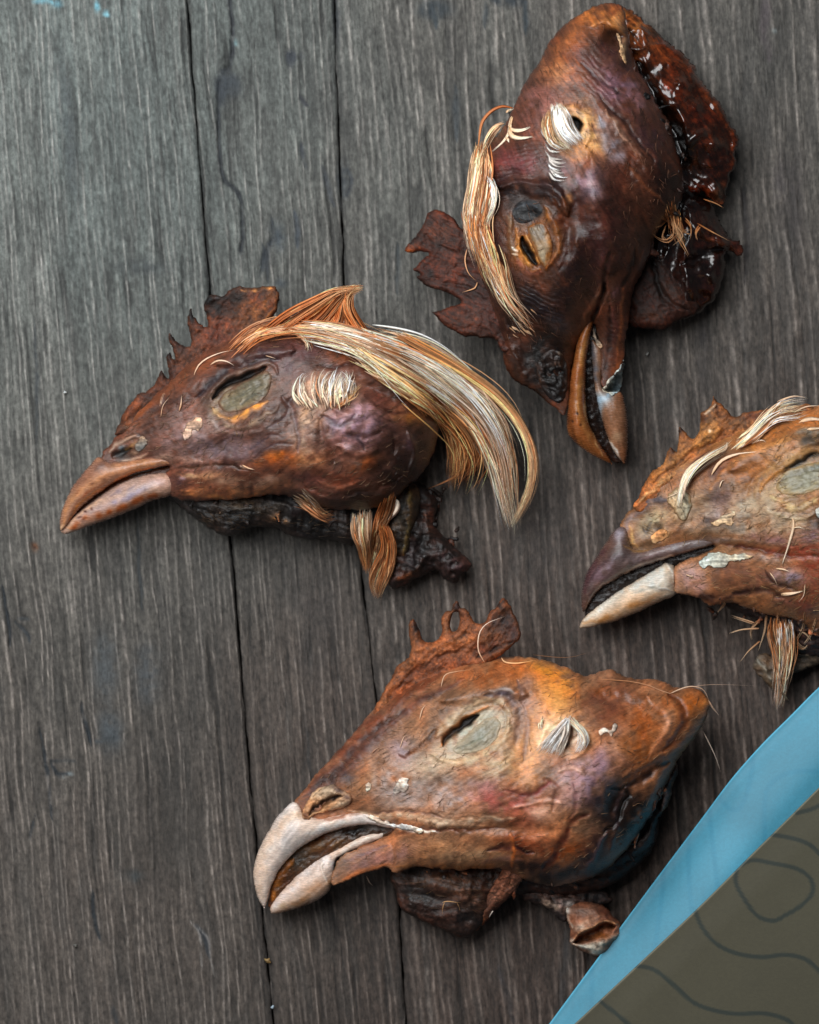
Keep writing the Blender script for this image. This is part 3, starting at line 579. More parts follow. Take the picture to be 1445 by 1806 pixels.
    # skull skin
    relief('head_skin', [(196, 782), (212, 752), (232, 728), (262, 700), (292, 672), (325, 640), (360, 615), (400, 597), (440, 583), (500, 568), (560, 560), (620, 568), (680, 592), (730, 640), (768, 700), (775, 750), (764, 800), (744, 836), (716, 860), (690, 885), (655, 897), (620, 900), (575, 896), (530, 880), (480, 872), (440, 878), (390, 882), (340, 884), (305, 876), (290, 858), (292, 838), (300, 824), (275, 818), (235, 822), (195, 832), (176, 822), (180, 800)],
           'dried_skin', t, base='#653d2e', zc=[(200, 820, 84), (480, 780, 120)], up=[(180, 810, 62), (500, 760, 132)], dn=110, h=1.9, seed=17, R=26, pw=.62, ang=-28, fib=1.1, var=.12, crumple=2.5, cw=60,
           ops=[
            g(505, 700, 34, 60, -10, -13), g(690, 790, 40, 26, 40, -15), g(395, 790, 60, 18, -15, -12), g(635, 745, 44, 34, -15, 13), g(650, 690, 50, 12, 20, -13), g(560, 850, 60, 14, 0, -12), g(340, 720, 50, 20, -45, -12), s([(380, 640), (440, 620), (520, 620)], 16, 13),
            g(300, 690, 90, 26, -42, 0, '#6e3c26', .8), s([(220, 760), (300, 685), (400, 615), (470, 580)], 9, 3, '#7c4226', .7), g(245, 735, 26, 12, -45, 0, '#8a4a24', .6),
            g(335, 770, 60, 34, -30, 0, '#76656a', .75), g(300, 800, 50, 20, -25, 0, '#6e5148', .7), g(400, 790, 70, 30, -15, 0, '#6a5557', .75), g(430, 805, 40, 14, -25, 0, '#5d4a5c', .6), g(370, 750, 30, 20, -30, 0, '#7f6b63', .7),
            s([(235, 745), (280, 715), (330, 700), (350, 670)], 6, -2, '#4a2d26', .6), s([(345, 700), (372, 672), (400, 655), (450, 636), (500, 636)], 10, -6, '#35222a', .85), g(470, 620, 50, 14, -10, 3, '#4b3135', .7),
            g(428, 694, 62, 32, -27, -20, '#7c7058', .7, 1.4), s([(378, 704), (392, 688), (420, 670), (450, 655), (472, 647)], 6.5, -16, '#17100d', .97, 1, 1.6),
            s([(368, 700), (390, 672), (430, 650), (478, 640), (492, 660)], 4.5, 7, '#6b5040', .7), s([(376, 716), (400, 742), (440, 730), (476, 704)], 5, 6, '#b8793f', .8), s([(400, 741), (435, 728), (470, 708)], 3, 2, '#c98238', .8), s([(384, 728), (400, 752), (450, 744), (492, 712)], 5, 4, '#8a7258', .6), s([(372, 740), (400, 765), (460, 756)], 4, 3, '#7a675e', .5), g(385, 722, 14, 12, 0, 0, '#94805f', .6),
            wr(430, 745, 70, 26, -25, 9, 1.2), wr(370, 700, 26, 40, -50, 9, 1.0),
            g(335, 752, 13, 12, -30, 2, '#b7a49c', .7, 1.5), g(345, 745, 8, 14, 30, 2, '#c0aa98', .6),
            g(228, 803, 26, 9, -38, -8, '#4b352b', .8), s([(200, 806), (218, 796), (232, 788)], 6, -12, '#120d0b', .95), s([(196, 800), (205, 785), (222, 773), (244, 768)], 4, 6, '#8c6f5c', .75), g(216, 788, 6, 5, -45, 0, '#5f7580', .6), s([(222, 790), (240, 778), (252, 770)], 4, 3, '#9a7038', .6),
            g(245, 786, 16, 9, -30, 3, '#5b4436', .7), g(250, 783, 4, 6, 20, 2, '#b39a80', .7), g(240, 795, 5, 3, 0, 2, '#a38a72', .6), s([(212, 812), (236, 808), (262, 795)], 3, 3, '#a58a74', .6),
            s([(195, 828), (250, 815), (310, 806), (360, 812)], 7, 4, '#9a7766', .7), s([(310, 822), (350, 820), (400, 822), (440, 830)], 3, -5, '#51311f', .8), g(335, 836, 22, 5, 0, 2, '#b08a66', .6), g(370, 838, 30, 8, 0, 2, '#b5895f', .55),
            s([(320, 868), (380, 868), (450, 862), (520, 850), (560, 840)], 14, 3, '#a3653f', .85), g(305, 850, 18, 12, 0, 0, '#5b3633', .8), g(318, 840, 5, 5, 0, 1, '#9c7d84', .6), s([(320, 876), (380, 877), (470, 868)], 4, 0, '#c07a44', .6), g(470, 850, 40, 8, -5, 0, '#9c8072', .5), g(400, 848, 26, 6, -5, 0, '#a98468', .6),
            g(510, 812, 60, 11, -4, 0, '#a3501f', .85), g(490, 806, 22, 8, -10, 0, '#b75c1c', .6), g(410, 820, 14, 5, 10, -3, '#3b1d16', .8), g(396, 818, 6, 10, 20, -3, '#3f2018', .7), s([(426, 820), (436, 826), (448, 828)], 2.2, 2, '#e6cdb5', .8),
            g(550, 730, 22, 22, 0, 5, '#a98968', .75), g(535, 770, 26, 30, 0, 4, '#9a8068', .6), g(545, 810, 24, 24, 20, 4, '#a37a5a', .6),
            g(625, 752, 62, 42, -12, 12, '#8a6b76', .8, 1.4), g(600, 745, 18, 10, -30, 5, '#a58c9c', .6), g(655, 765, 16, 20, 0, 6, '#9c7a84', .6), g(612, 790, 10, 8, 0, 6, '#b7a2ac', .6), g(580, 760, 12, 12, 0, -5, '#6b5a70', .6), g(640, 720, 26, 9, -20, 4, '#937083', .6), s([(565, 735), (600, 752), (625, 735)], 4, -6, '#5a4656', .6), s([(600, 770), (625, 775), (640, 790)], 4, -5, '#544052', .6),
            g(650, 815, 34, 16, -20, 10, '#9c4d22', .8), g(600, 845, 50, 16, 5, 6, '#8a452c', .7), g(570, 868, 40, 10, 5, 0, '#7d4a3a', .7), g(540, 845, 30, 12, 0, 0, '#6d4444', .6), s([(560, 850), (600, 858), (640, 850)], 4, 4, '#97573c', .5), s([(585, 725), (620, 738), (660, 728), (690, 740)], 7, 11), s([(590, 790), (625, 800), (665, 790)], 7, 11), s([(600, 765), (640, 772), (672, 760)], 4, -11), s([(660, 740), (690, 765), (695, 800)], 6, -11), s([(560, 740), (566, 780), (590, 815)], 6, -10), g(655, 745, 12, 10, 20, 8), g(616, 760, 12, 9, -20, 8), g(690, 830, 14, 24, 30, 10), s([(540, 860), (600, 872), (660, 866), (710, 840)], 5, -9), s([(720, 760), (735, 800), (720, 840)], 5, 9),
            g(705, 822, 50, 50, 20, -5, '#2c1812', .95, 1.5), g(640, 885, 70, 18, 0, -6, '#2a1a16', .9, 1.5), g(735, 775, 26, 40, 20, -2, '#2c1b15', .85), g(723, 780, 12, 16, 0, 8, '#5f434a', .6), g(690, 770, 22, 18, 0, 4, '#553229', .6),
            g(725, 735, 30, 14, 10, 6, '#8a5326', .75), g(640, 655, 44, 22, 10, 0, '#6e3f30', .8), g(560, 622, 60, 20, 10, 0, '#5c3a39', .7), g(600, 628, 30, 14, 20, 2, '#8a4a28', .7), g(510, 645, 30, 26, 0, 0, '#5f4040', .7), g(655, 700, 36, 14, 20, 0, '#6b372a', .8), s([(560, 650), (620, 642), (680, 660)], 4, -5, '#4b241c', .7), s([(640, 700), (680, 725), (720, 725)], 4, -4, '#4a231a', .6),
            s([(500, 700), (530, 760), (525, 800)], 5, -5, '#5b4448', .5), s([(470, 750), (500, 735), (515, 700)], 4, -3, '#4f3b46', .6), s([(440, 790), (480, 765), (500, 770)], 3, -3, '#4b3848', .6), s([(450, 806), (490, 785), (520, 782)], 3, -3, '#4f3c48', .5),
            g(578, 690, 48, 26, 0, 2, '#c8ab8c', .8), s([(280, 715), (284, 700), (292, 692)], 1.6, 1.5, '#a98b74', .7)])
    relief('upper_beak', [(107, 936, 1), (106, 915), (113, 889), (130, 855), (154, 826), (174, 806), (196, 815), (230, 812), (270, 806), (318, 806), (352, 812), (345, 818), (300, 821), (262, 828), (236, 836), (205, 850), (176, 869), (146, 893), (126, 916), (117, 930)],
           'keratin', t, base='#97684e', zc=[(110, 930, 54), (330, 812, 112)], up=[(110, 930, 26), (300, 815, 38)], dn=24, h=1.8, seed=18, R=9, fib=0.5, ang=-35, var=.06, rough=.4, edge=.6,
           ops=[s([(112, 925), (125, 885), (160, 850), (200, 828), (300, 812)], 7, 0, '#b27a52', .8), s([(116, 932), (140, 893), (170, 868), (210, 846), (270, 826), (345, 816)], 3.2, 0, '#c26a26', .95), g(150, 838, 30, 9, -48, 0, '#6f4d42', .6), g(185, 812, 22, 8, -30, 0, '#5f443b', .7),
                g(160, 850, 6, 2, -35, 0, '#5f3626', .6), g(180, 845, 5, 2, -35, 0, '#5f3626', .6), g(135, 870, 5, 2, -50, 0, '#6b3d2a', .5), g(111, 928, 4, 6, 0, 0, '#d8b08a', .6), s([(125, 905), (150, 872), (190, 845)], 2, 0, '#8a4a2c', .6)])
    # comb
    relief('comb', [(205, 768), (211, 745), (219, 726), (231, 712), (240, 700), (246, 692), (256, 692), (263, 688), (275, 675), (281, 660), (285, 654, 1), (291, 662), (298, 668), (297, 650), (294, 630), (300, 619, 1), (305, 632), (312, 641, 1), (306, 620), (300, 603), (299, 587, 1), (308, 598), (318, 607), (330, 612), (338, 609), (335, 585), (331, 562), (337, 544, 1), (342, 558), (352, 570), (364, 576), (366, 562), (360, 545), (362, 528), (372, 519), (392, 522), (405, 512), (422, 505), (436, 508), (455, 506), (475, 505), (487, 506), (492, 522), (490, 543), (478, 566), (450, 590), (430, 612), (390, 640), (345, 680), (300, 715), (255, 755)],
           'comb_leather', t, base='#56301f', zc=[(230, 760, 92), (440, 520, 134)], up=9, dn=9, h=1.9, seed=19, prof='edge', R=9, crumple=3.5, cw=26, fib=1.0, ang=-55, var=.16, edge=1.6,
           ops=[g(392, 545, 34, 20, -10, -4, '#17110f', .95, 1.6), g(425, 520, 26, 10, -10, -2, '#1c1412', .9), g(372, 530, 9, 9, 0, 3, '#120d0c', .9), g(440, 560, 30, 40, 30, 0, '#7d4a26', .7), g(475, 525, 12, 24, 10, 0, '#8a5228', .8), s([(425, 507), (450, 512), (480, 508)], 2.5, 2, '#a8703a', .8), s([(487, 515), (486, 545), (470, 570)], 3, 1, '#9c6030', .6),
                g(337, 560, 6, 18, 0, 0, '#241713', .9), g(298, 625, 6, 14, 0, 0, '#241713', .8), g(305, 598, 6, 12, -20, 0, '#2a1a15', .8), g(285, 658, 6, 8, 0, 0, '#2a1a15', .8), g(320, 615, 14, 10, 0, 0, '#3b2119', .7), g(300, 660, 22, 14, 0, 0, '#4a281c', .6), g(235, 718, 14, 10, -40, 3, '#8a4522', .7), g(222, 742, 8, 14, 0, 3, '#9c4e20', .7), g(255, 700, 14, 8, -20, 0, '#5d3020', .6),
                g(395, 590, 40, 30, -40, 0, '#6a3423', .7), s([(250, 735), (300, 690), (350, 650), (410, 605)], 8, 3, '#7d4a30', .6), s([(270, 705), (320, 670), (370, 620)], 4, -3, '#4a2519', .6), g(385, 527, 5, 3, 0, 4, '#6a7076', .6)])
    relief('eyelid', [(384, 708), (396, 692), (420, 676), (448, 662), (470, 653), (480, 664), (478, 684), (468, 702), (448, 716), (424, 726), (402, 728), (388, 720)],
           'eyelid_membrane', t, base='#685c48', onsurf=-1.5, up=8, dn=4, edgecol=('#6b4e3c', 7), h=1.8, seed=20, R=14, fib=1.4, ang=-26, var=.10, floor=-60, edge=.8, ops=[g(425, 700, 26, 12, -25, 2, '#7c725a', .7), g(390, 712, 10, 12, 0, 0, '#8a7658', .7), s([(395, 706), (430, 694), (470, 680)], 2.4, -2, '#5a5645', .6), s([(425, 710), (450, 698), (465, 700)], 2, -2, '#44443c', .7), s([(388, 722), (430, 728), (468, 708)], 3.5, 0, '#a07848', .8), g(424, 672, 6, 3, -30, 0, '#3f4648', .7), wr(430, 695, 50, 26, -26, 7, .9)])
    flake([(322, 765), (330, 750), (340, 738), (352, 736), (357, 748), (352, 762), (342, 758), (336, 768), (326, 776)], t, '#a8958c', 21)
    flake([(238, 786), (248, 772), (262, 776), (258, 790), (244, 796)], t, '#8d7866', 22)
    # feathers
    W1, W2 = '#c48a58', '#efe2d0'
    tuft('feather_tuft', [[(468, 585), (505, 556), (548, 532), (590, 511), (638, 507)], [(520, 580), (560, 556), (592, 530), (612, 512), (638, 508)], [(590, 585), (600, 560), (606, 532), (618, 512), (637, 508)], [(645, 592), (625, 566), (613, 542), (616, 518), (637, 509)]],
         120, t, w=4.4, root='#a05c2c', tip='#e8c094', z=(150, 190), lift=8, spread=1.5, seed=31, clumps=16, clump=.5, frizz=2, lenv=.12, m=16, dark=.25)
    tuft('feather_tuft', [[(412, 628), (450, 590), (490, 575), (560, 575), (620, 590), (680, 640)], [(420, 606), (470, 572), (540, 568), (610, 580), (680, 610), (730, 660)]],
         110, t, w=4.4, root='#b8703c', tip=W2, z=(130, 170), lift=7, spread=3, seed=32, clumps=12, clump=.5, frizz=4, lenv=.35, dark=.12)
    tuft('feather_tuft', [[(505, 580), (530, 590), (550, 612), (553, 622)], [(515, 576), (545, 590), (545, 605), (540, 610)]], 26, t, w=4, root='#c08a60', tip='#f2e6d6', lift=9, spread=2, seed=33, m=10, frizz=2, lenv=.3)
    lock = dict(m=22, thick=16, dark=.12)
    tuft('feather_tuft', [[(600, 600), (690, 640), (770, 690), (830, 745), (868, 810), (886, 870), (902, 930)], [(640, 580), (740, 620), (820, 675), (875, 735), (896, 800), (898, 870), (904, 930)]], 150, t, w=5.2, root='#d8a878', tip='#f6e8d4', z=(140, 40), lift=10, spread=3, seed=34, clumps=7, clump=.5, frizz=5, lenv=.45, **lock)
    tuft('feather_tuft', [[(690, 585), (790, 640), (862, 690), (912, 745), (936, 805), (934, 860), (903, 926)], [(720, 596), (800, 640), (876, 690), (922, 745), (943, 805), (938, 866), (907, 924)]], 80, t, w=4.6, root='#c48a54', tip='#e8cba6', z=(150, 30), lift=10, spread=1.2, seed=35, clumps=4, clump=.6, frizz=2.5, lenv=.3, **lock)
    tuft('feather_tuft', [[(600, 600), (660, 650), (720, 690), (770, 730), (796, 780), (800, 850)], [(650, 640), (710, 680), (765, 712), (800, 750), (808, 800), (802, 858)]], 90, t, w=4.4, root='#e6c8a0', tip='#d89a62', z=(140, 50), lift=8, spread=3, seed=36, clumps=6, clump=.6, frizz=6, lenv=.5, **lock)
    tuft('feather_tuft', [[(740, 690), (800, 730), (836, 775), (838, 810), (806, 850)], [(760, 690), (820, 735), (846, 780), (828, 825), (790, 862)]], 50, t, w=3.4, root='#c88c54', tip='#b0703a', z=(110, 40), lift=6, spread=3, seed=136, clumps=6, clump=.6, frizz=7, lenv=.5, m=16, dark=.2)
    tuft('feather_tuft', [[(520, 578), (600, 584), (680, 606), (760, 640), (830, 690)], [(560, 590), (640, 620), (700, 650), (760, 690), (810, 730)]], 100, t, w=5.0, root='#f6ead8', tip='#f2dfc4', z=(140, 130), lift=13, spread=4, seed=48, m=14, clumps=16, clump=.4, frizz=6, lenv=.65, thick=12, dark=.08)
    tuft('feather_tuft', [[(640, 590), (740, 606), (820, 655), (880, 712), (905, 760)], [(650, 600), (740, 640), (820, 700), (870, 770), (886, 830)]], 80, t, w=5.0, root='#f4e4cc', tip='#f8eede', z=(140, 90), lift=16, spread=4, seed=49, m=18, clumps=12, clump=.5, frizz=7, lenv=.6, thick=14, dark=.08)
    tuft('feather_tuft', [[(640, 640), (680, 660), (730, 690), (760, 730)], [(670, 620), (720, 660), (780, 700), (800, 740)]], 60, t, w=4.4, root='#f2e0c8', tip='#c88c58', z=(140, 110), lift=10, spread=5, seed=145, m=12, clumps=12, clump=.5, frizz=7, lenv=.7, thick=10, dark=.15)
    for q, (gd, cr, ct) in enumerate([([[(620, 575), (720, 600), (830, 660), (900, 730), (925, 800), (915, 880)], [(600, 600), (700, 650), (800, 715), (860, 780), (880, 850), (890, 905)]], '#d8a878', '#f6e4cc'), ([[(430, 600), (500, 570), (600, 570), (680, 600), (760, 640)], [(470, 600), (560, 600), (640, 640), (700, 690), (760, 740)]], '#c48a54', '#f4e2c8'), ([[(700, 680), (770, 740), (810, 800), (800, 870)], [(740, 680), (820, 740), (850, 800), (830, 860)]], '#b0703a', '#d8a878')]):
        tuft('feather_tuft', gd, 46, t, w=1.5, root=cr, tip=ct, z=(130, 60), lift=20, spread=7, seed=180 + q, m=18, clumps=20, clump=.2, frizz=16, lenv=.8, thick=14, dark=.2)
    hair([(872, 770), (850, 800), (800, 842), (755, 862)], 3.2, t, (70, 20), '#a8683a', '#c08a60', 37, n=5, spread=1.5)
    hair([(905, 850), (885, 868), (875, 880)], 2, t, (50, 30), '#c08a60', '#c08a60', 38)
    hair([(668, 622), (672, 606), (678, 596)], 7, t, (160, 175), '#a05a2c', '#c07a44', 39, lift=14, n=4, spread=1.5, m=8)
    tuft('ear_tuft', [[(548, 722), (530, 700), (527, 672), (534, 664)], [(570, 722), (560, 690), (564, 664), (574, 656)], [(596, 720), (592, 690), (600, 668), (606, 655)], [(612, 712), (622, 690), (620, 668), (610, 655)]],
         90, t, w=3.6, root='#c8a888', tip='#fbf4e8', lift=1, spread=2.0, seed=40, m=10, clumps=9, clump=.35, frizz=4, lenv=.7, dark=.05, label='short white feathers over the ear')
    tuft('ear_tuft', [[(600, 715), (625, 690), (640, 675)], [(590, 720), (620, 705), (628, 690)]], 14, t, w=2, root='#c08a58', tip='#d8b890', lift=5, spread=3, seed=46, m=8, frizz=3)
    tuft('feather_tuft', [[(622, 908), (622, 940), (634, 970), (646, 1008)], [(636, 905), (636, 945), (642, 975), (648, 1008)], [(652, 900), (652, 940), (652, 975), (648, 1010)]], 90, t, w=3.6, root='#efe2cc', tip='#b98050', z=(100, 30), lift=4, spread=1.2, seed=41, m=12, clumps=5, clump=.6, frizz=2, lenv=.25, dark=.1)
    tuft('feather_tuft', [[(676, 885), (664, 920), (662, 960), (656, 1000), (652, 1010)], [(700, 868), (692, 900), (676, 930), (662, 975), (654, 1010)]], 60, t, w=3.6, root='#a8683a', tip='#e0c4a0', z=(112, 24), lift=6, spread=1.2, seed=42, m=14, clumps=4, clump=.6, frizz=3, lenv=.3, dark=.3)
    hair([(699, 880), (698, 896), (684, 915), (672, 930)], 6, t, (125, 90), '#f0e6da', '#d8c8b8', 47, lift=14, n=8, spread=2)
    tuft('feather_tuft', [[(676, 920), (690, 950), (692, 985), (684, 1015), (666, 1052)], [(672, 930), (676, 970), (662, 1000), (653, 1026), (664, 1050)]], 110, t, w=3.4, root='#a05e30', tip='#dcb890', z=(100, 14), lift=6, spread=1.3, seed=43, m=16, clumps=6, clump=.55, frizz=2.5, lenv=.2, dark=.25)
    tuft('feather_tuft', [[(520, 878), (545, 890), (572, 908), (600, 912)], [(530, 876), (550, 896), (570, 912), (585, 908)]], 26, t, w=2.6, root='#e6d6c0', tip='#b08058', z=(100, 95), lift=6, spread=3, seed=44, m=10, frizz=3, lenv=.4)
    for i, (p, w) in enumerate([([(342, 662), (350, 645), (366, 632), (390, 622), (412, 618)], 2.6), ([(372, 644), (385, 637), (400, 638), (414, 645)], 3.2), ([(316, 725), (320, 712), (320, 698)], 2), ([(284, 735), (288, 715), (300, 700)], 1.6), ([(468, 627), (478, 630), (486, 633)], 2.4), ([(428, 820), (438, 826), (450, 829)], 3), ([(455, 590), (452, 602), (440, 612)], 2)]):
        hair(p, w, t, (None, None), '#c9a584', '#e6d8c8', 50 + i, m=10)
    shreds(t, [(310, 880), (400, 900), (500, 905), (600, 915)], 14, 3100, ['#3a2a20', '#1e1715', '#5a4230', '#2a1d18'], (10, 24), (50, 100), 60, 60, 8)
    shreds(t, [(700, 860), (740, 850), (770, 860), (800, 985)], 14, 3150, ['#3a2218', '#4a2c20', '#241612'], (10, 26), (30, 100), 70, 60, 14)
    down(t, [(330, 890), (640, 900), (620, 950), (400, 935)], 160, 20, 64, '#6a5440', 70, 18)
    down(t, [(215, 760), (300, 690), (400, 610), (560, 580), (700, 640), (760, 730), (740, 820), (650, 880), (480, 865), (320, 870), (300, 830)], 520, -25, 60, '#b08a6c')
head_one()
# ---------------------------------------------------------------- head at the top, wet red-brown flesh behind it
def head_two():
    FIELDS.clear()
    t = thing('chicken_head', 'dark dried chicken head with glossy wet flesh at right, beak pointing down', 'chicken head', 1040, 330, 'dried chicken heads laid on the boards')
    relief('neck_flesh', [(1040, 20), (1080, 6), (1105, 14), (1136, 36), (1158, 58), (1178, 74), (1198, 88), (1214, 104), (1228, 122), (1240, 146), (1262, 172), (1276, 192), (1284, 208), (1298, 230), (1303, 248), (1298, 268), (1299, 288), (1290, 310), (1282, 326), (1280, 350), (1272, 362), (1255, 356), (1240, 340), (1200, 350), (1150, 300), (1120, 200), (1070, 90)],
           'wet_flesh', t, base='#4a1e0d', zc=52, up=50, dn=50, h=2.2, seed=211, R=0, pw=.8, edge=3, crumple=15, cw=66, oct_=2, fib=1, ang=55, var=.26,
           ops=[g(1110, 45, 40, 36, 30, 6, '#a05a26', .85), g(1150, 90, 50, 20, 40, 3, '#6b3013', .8), s([(1130, 45), (1200, 100), (1260, 180), (1295, 250), (1290, 310)], 8, 5, '#6a2c10', .75), g(1200, 260, 34, 60, -25, -11, '#0d0a0b', .95, 1.5), s([(1125, 110), (1160, 180), (1195, 240), (1215, 300)], 12, -12, '#150c0a', .95), g(1236, 220, 30, 50, -30, 8, '#351409', .7), g(1255, 290, 26, 30, 0, 4, '#2a0f09', .8), g(1210, 160, 26, 30, -30, 10, '#4a1c0b', .6),
                g(1232, 245, 9, 20, 60, 12), g(1262, 262, 9, 16, 30, 10), g(1230, 185, 9, 9, 0, 10), g(1205, 148, 12, 7, 0, 9), g(1222, 130, 6, 12, -10, 8), g(1180, 190, 8, 14, -30, 9), g(1270, 345, 6, 14, 0, 10, '#5a3a26', .5)])
    relief('neck_flesh', [(1140, 340), (1200, 330), (1240, 345), (1262, 372), (1272, 392), (1282, 412), (1290, 424), (1305, 425), (1312, 436), (1308, 449), (1296, 450), (1284, 446), (1280, 462), (1277, 490), (1270, 510), (1258, 530), (1240, 548), (1214, 560), (1180, 565), (1150, 540), (1130, 470), (1130, 400)],
           'wet_flesh', t, base='#2a120c', zc=46, up=44, dn=44, h=2.2, seed=212, R=0, pw=.8, edge=3, crumple=13, cw=64, oct_=2, fib=1, ang=80, var=.25,
           ops=[g(1250, 500, 26, 40, 15, 8, '#331712', .7), s([(1205, 470), (1240, 452), (1272, 440)], 8, -12, '#120b09', .8), g(1240, 400, 24, 26, 0, 8, '#3d1b10', .7), s([(1230, 405), (1262, 425), (1300, 438)], 5, 7, '#5a2a16', .8), g(1302, 438, 9, 9, 0, 4, '#4a2012', .8), g(1255, 485, 7, 18, 15, 8), g(1250, 515, 8, 7, 0, 6), g(1238, 470, 6, 7, 0, 6), g(1190, 480, 40, 40, 0, 0, '#2c150f', .6)])
    relief('wattle', [(1110, 470), (1150, 440), (1190, 470), (1225, 520), (1232, 548), (1205, 562), (1188, 572), (1170, 584), (1150, 580), (1128, 578), (1110, 574), (1100, 540)], 'comb_leather', t, base='#38190f', zc=62, up=24, dn=40, h=2.2, seed=213, R=14, crumple=5, cw=30, fib=1, ang=60, var=.2,
           ops=[s([(1150, 460), (1160, 500), (1180, 535), (1210, 545)], 6, -10, '#150b09', .8), g(1190, 520, 26, 26, 0, 6, '#42200f', .7), g(1145, 555, 26, 12, 0, 4, '#4a2512', .7), g(1200, 540, 16, 10, 0, 4, '#522a1c', .5)])
    relief('comb', [(712, 444, 1), (718, 434), (730, 420), (742, 406), (750, 392), (754, 376), (762, 371), (774, 371), (790, 378), (802, 388), (814, 402), (824, 412), (850, 400), (880, 470), (905, 540), (915, 600), (890, 622), (874, 600), (850, 596), (815, 592), (795, 580), (778, 569), (770, 558), (761, 551, 1), (775, 549), (788, 544), (806, 538), (812, 532), (800, 520), (778, 513), (755, 506), (743, 498), (735, 488), (742, 484), (729, 475, 1), (738, 466), (746, 456), (757, 447), (745, 444), (728, 446)],
           'comb_leather', t, base='#4f2416', zc=[(730, 450, 62), (870, 500, 104)], up=9, dn=9, h=1.9, seed=214, prof='edge', R=9, crumple=5, cw=34, fib=1.2, ang=25, var=.16,
           ops=[g(726, 438, 14, 8, -30, 2, '#a0521e', .85), g(770, 400, 26, 22, 20, 0, '#63301a', .7), g(757, 388, 5, 16, 15, 0, '#2c1912', .8), s([(720, 430), (745, 410), (752, 385)], 4, 3, '#3a2118', .7), g(745, 480, 18, 12, 20, 0, '#241512', .85), g(800, 470, 30, 20, 0, 0, '#5d2b1a', .6), g(765, 552, 12, 6, 0, 0, '#1f1210', .85), g(820, 565, 34, 16, 10, 3, '#542816', .7), g(840, 500, 14, 60, -20, 0, '#3b1b14', .8), s([(800, 580), (850, 590), (878, 604)], 3, 2, '#3a2016', .6), s([(775, 430), (810, 440), (840, 470)], 6, 4, '#5b2a18', .5), s([(780, 500), (815, 505), (850, 530)], 6, -5, '#30170f', .6)])
    # beaks
    relief('mouth_lining', [(1030, 560), (1046, 550), (1060, 540), (1070, 580), (1066, 640), (1070, 700), (1085, 760), (1100, 812), (1085, 815), (1060, 800), (1036, 750), (1026, 680)], 'keratin', t, base='#1d120d', zc=[(1050, 560, 92), (1090, 810, 40)], up=6, dn=26, h=1.9, seed=215, R=8, var=.15, crumple=0.3, ang=75, cw=16)
    relief('lower_beak', [(1102, 819, 1), (1090, 806), (1078, 786), (1068, 760), (1058, 728), (1050, 690), (1045, 650), (1042, 612), (1044, 596), (1052, 604), (1062, 616), (1066, 640), (1062, 668), (1066, 688), (1082, 692), (1096, 692), (1103, 712), (1108, 740), (1108, 775), (1107, 800)],
           'keratin', t, base='#80583f', zc=[(1050, 600, 86), (1100, 815, 42)], up=[(1050, 600, 26), (1080, 760, 34)], dn=24, h=1.7, seed=216, R=9, fib=.5, ang=75, var=.06, rough=.4, edge=.6,
           ops=[s([(1046, 604), (1050, 640), (1056, 680)], 9, 0, '#5f5c60', .9), g(1062, 700, 20, 18, 20, 0, '#8c9aa4', .9, 1.3), g(1056, 715, 8, 22, -10, 0, '#93a3ae', .8), s([(1064, 740), (1078, 785), (1098, 815)], 4, 1, '#d0b090', .9), g(1090, 750, 14, 30, 0, 0, '#8a5f44', .8), g(1096, 700, 9, 12, 0, 0, '#754830', .7), s([(1074, 775), (1088, 800), (1100, 816)], 3, 1, '#e0d4c8', .8), g(1088, 770, 8, 12, 0, 1, '#a88a6c', .5)])
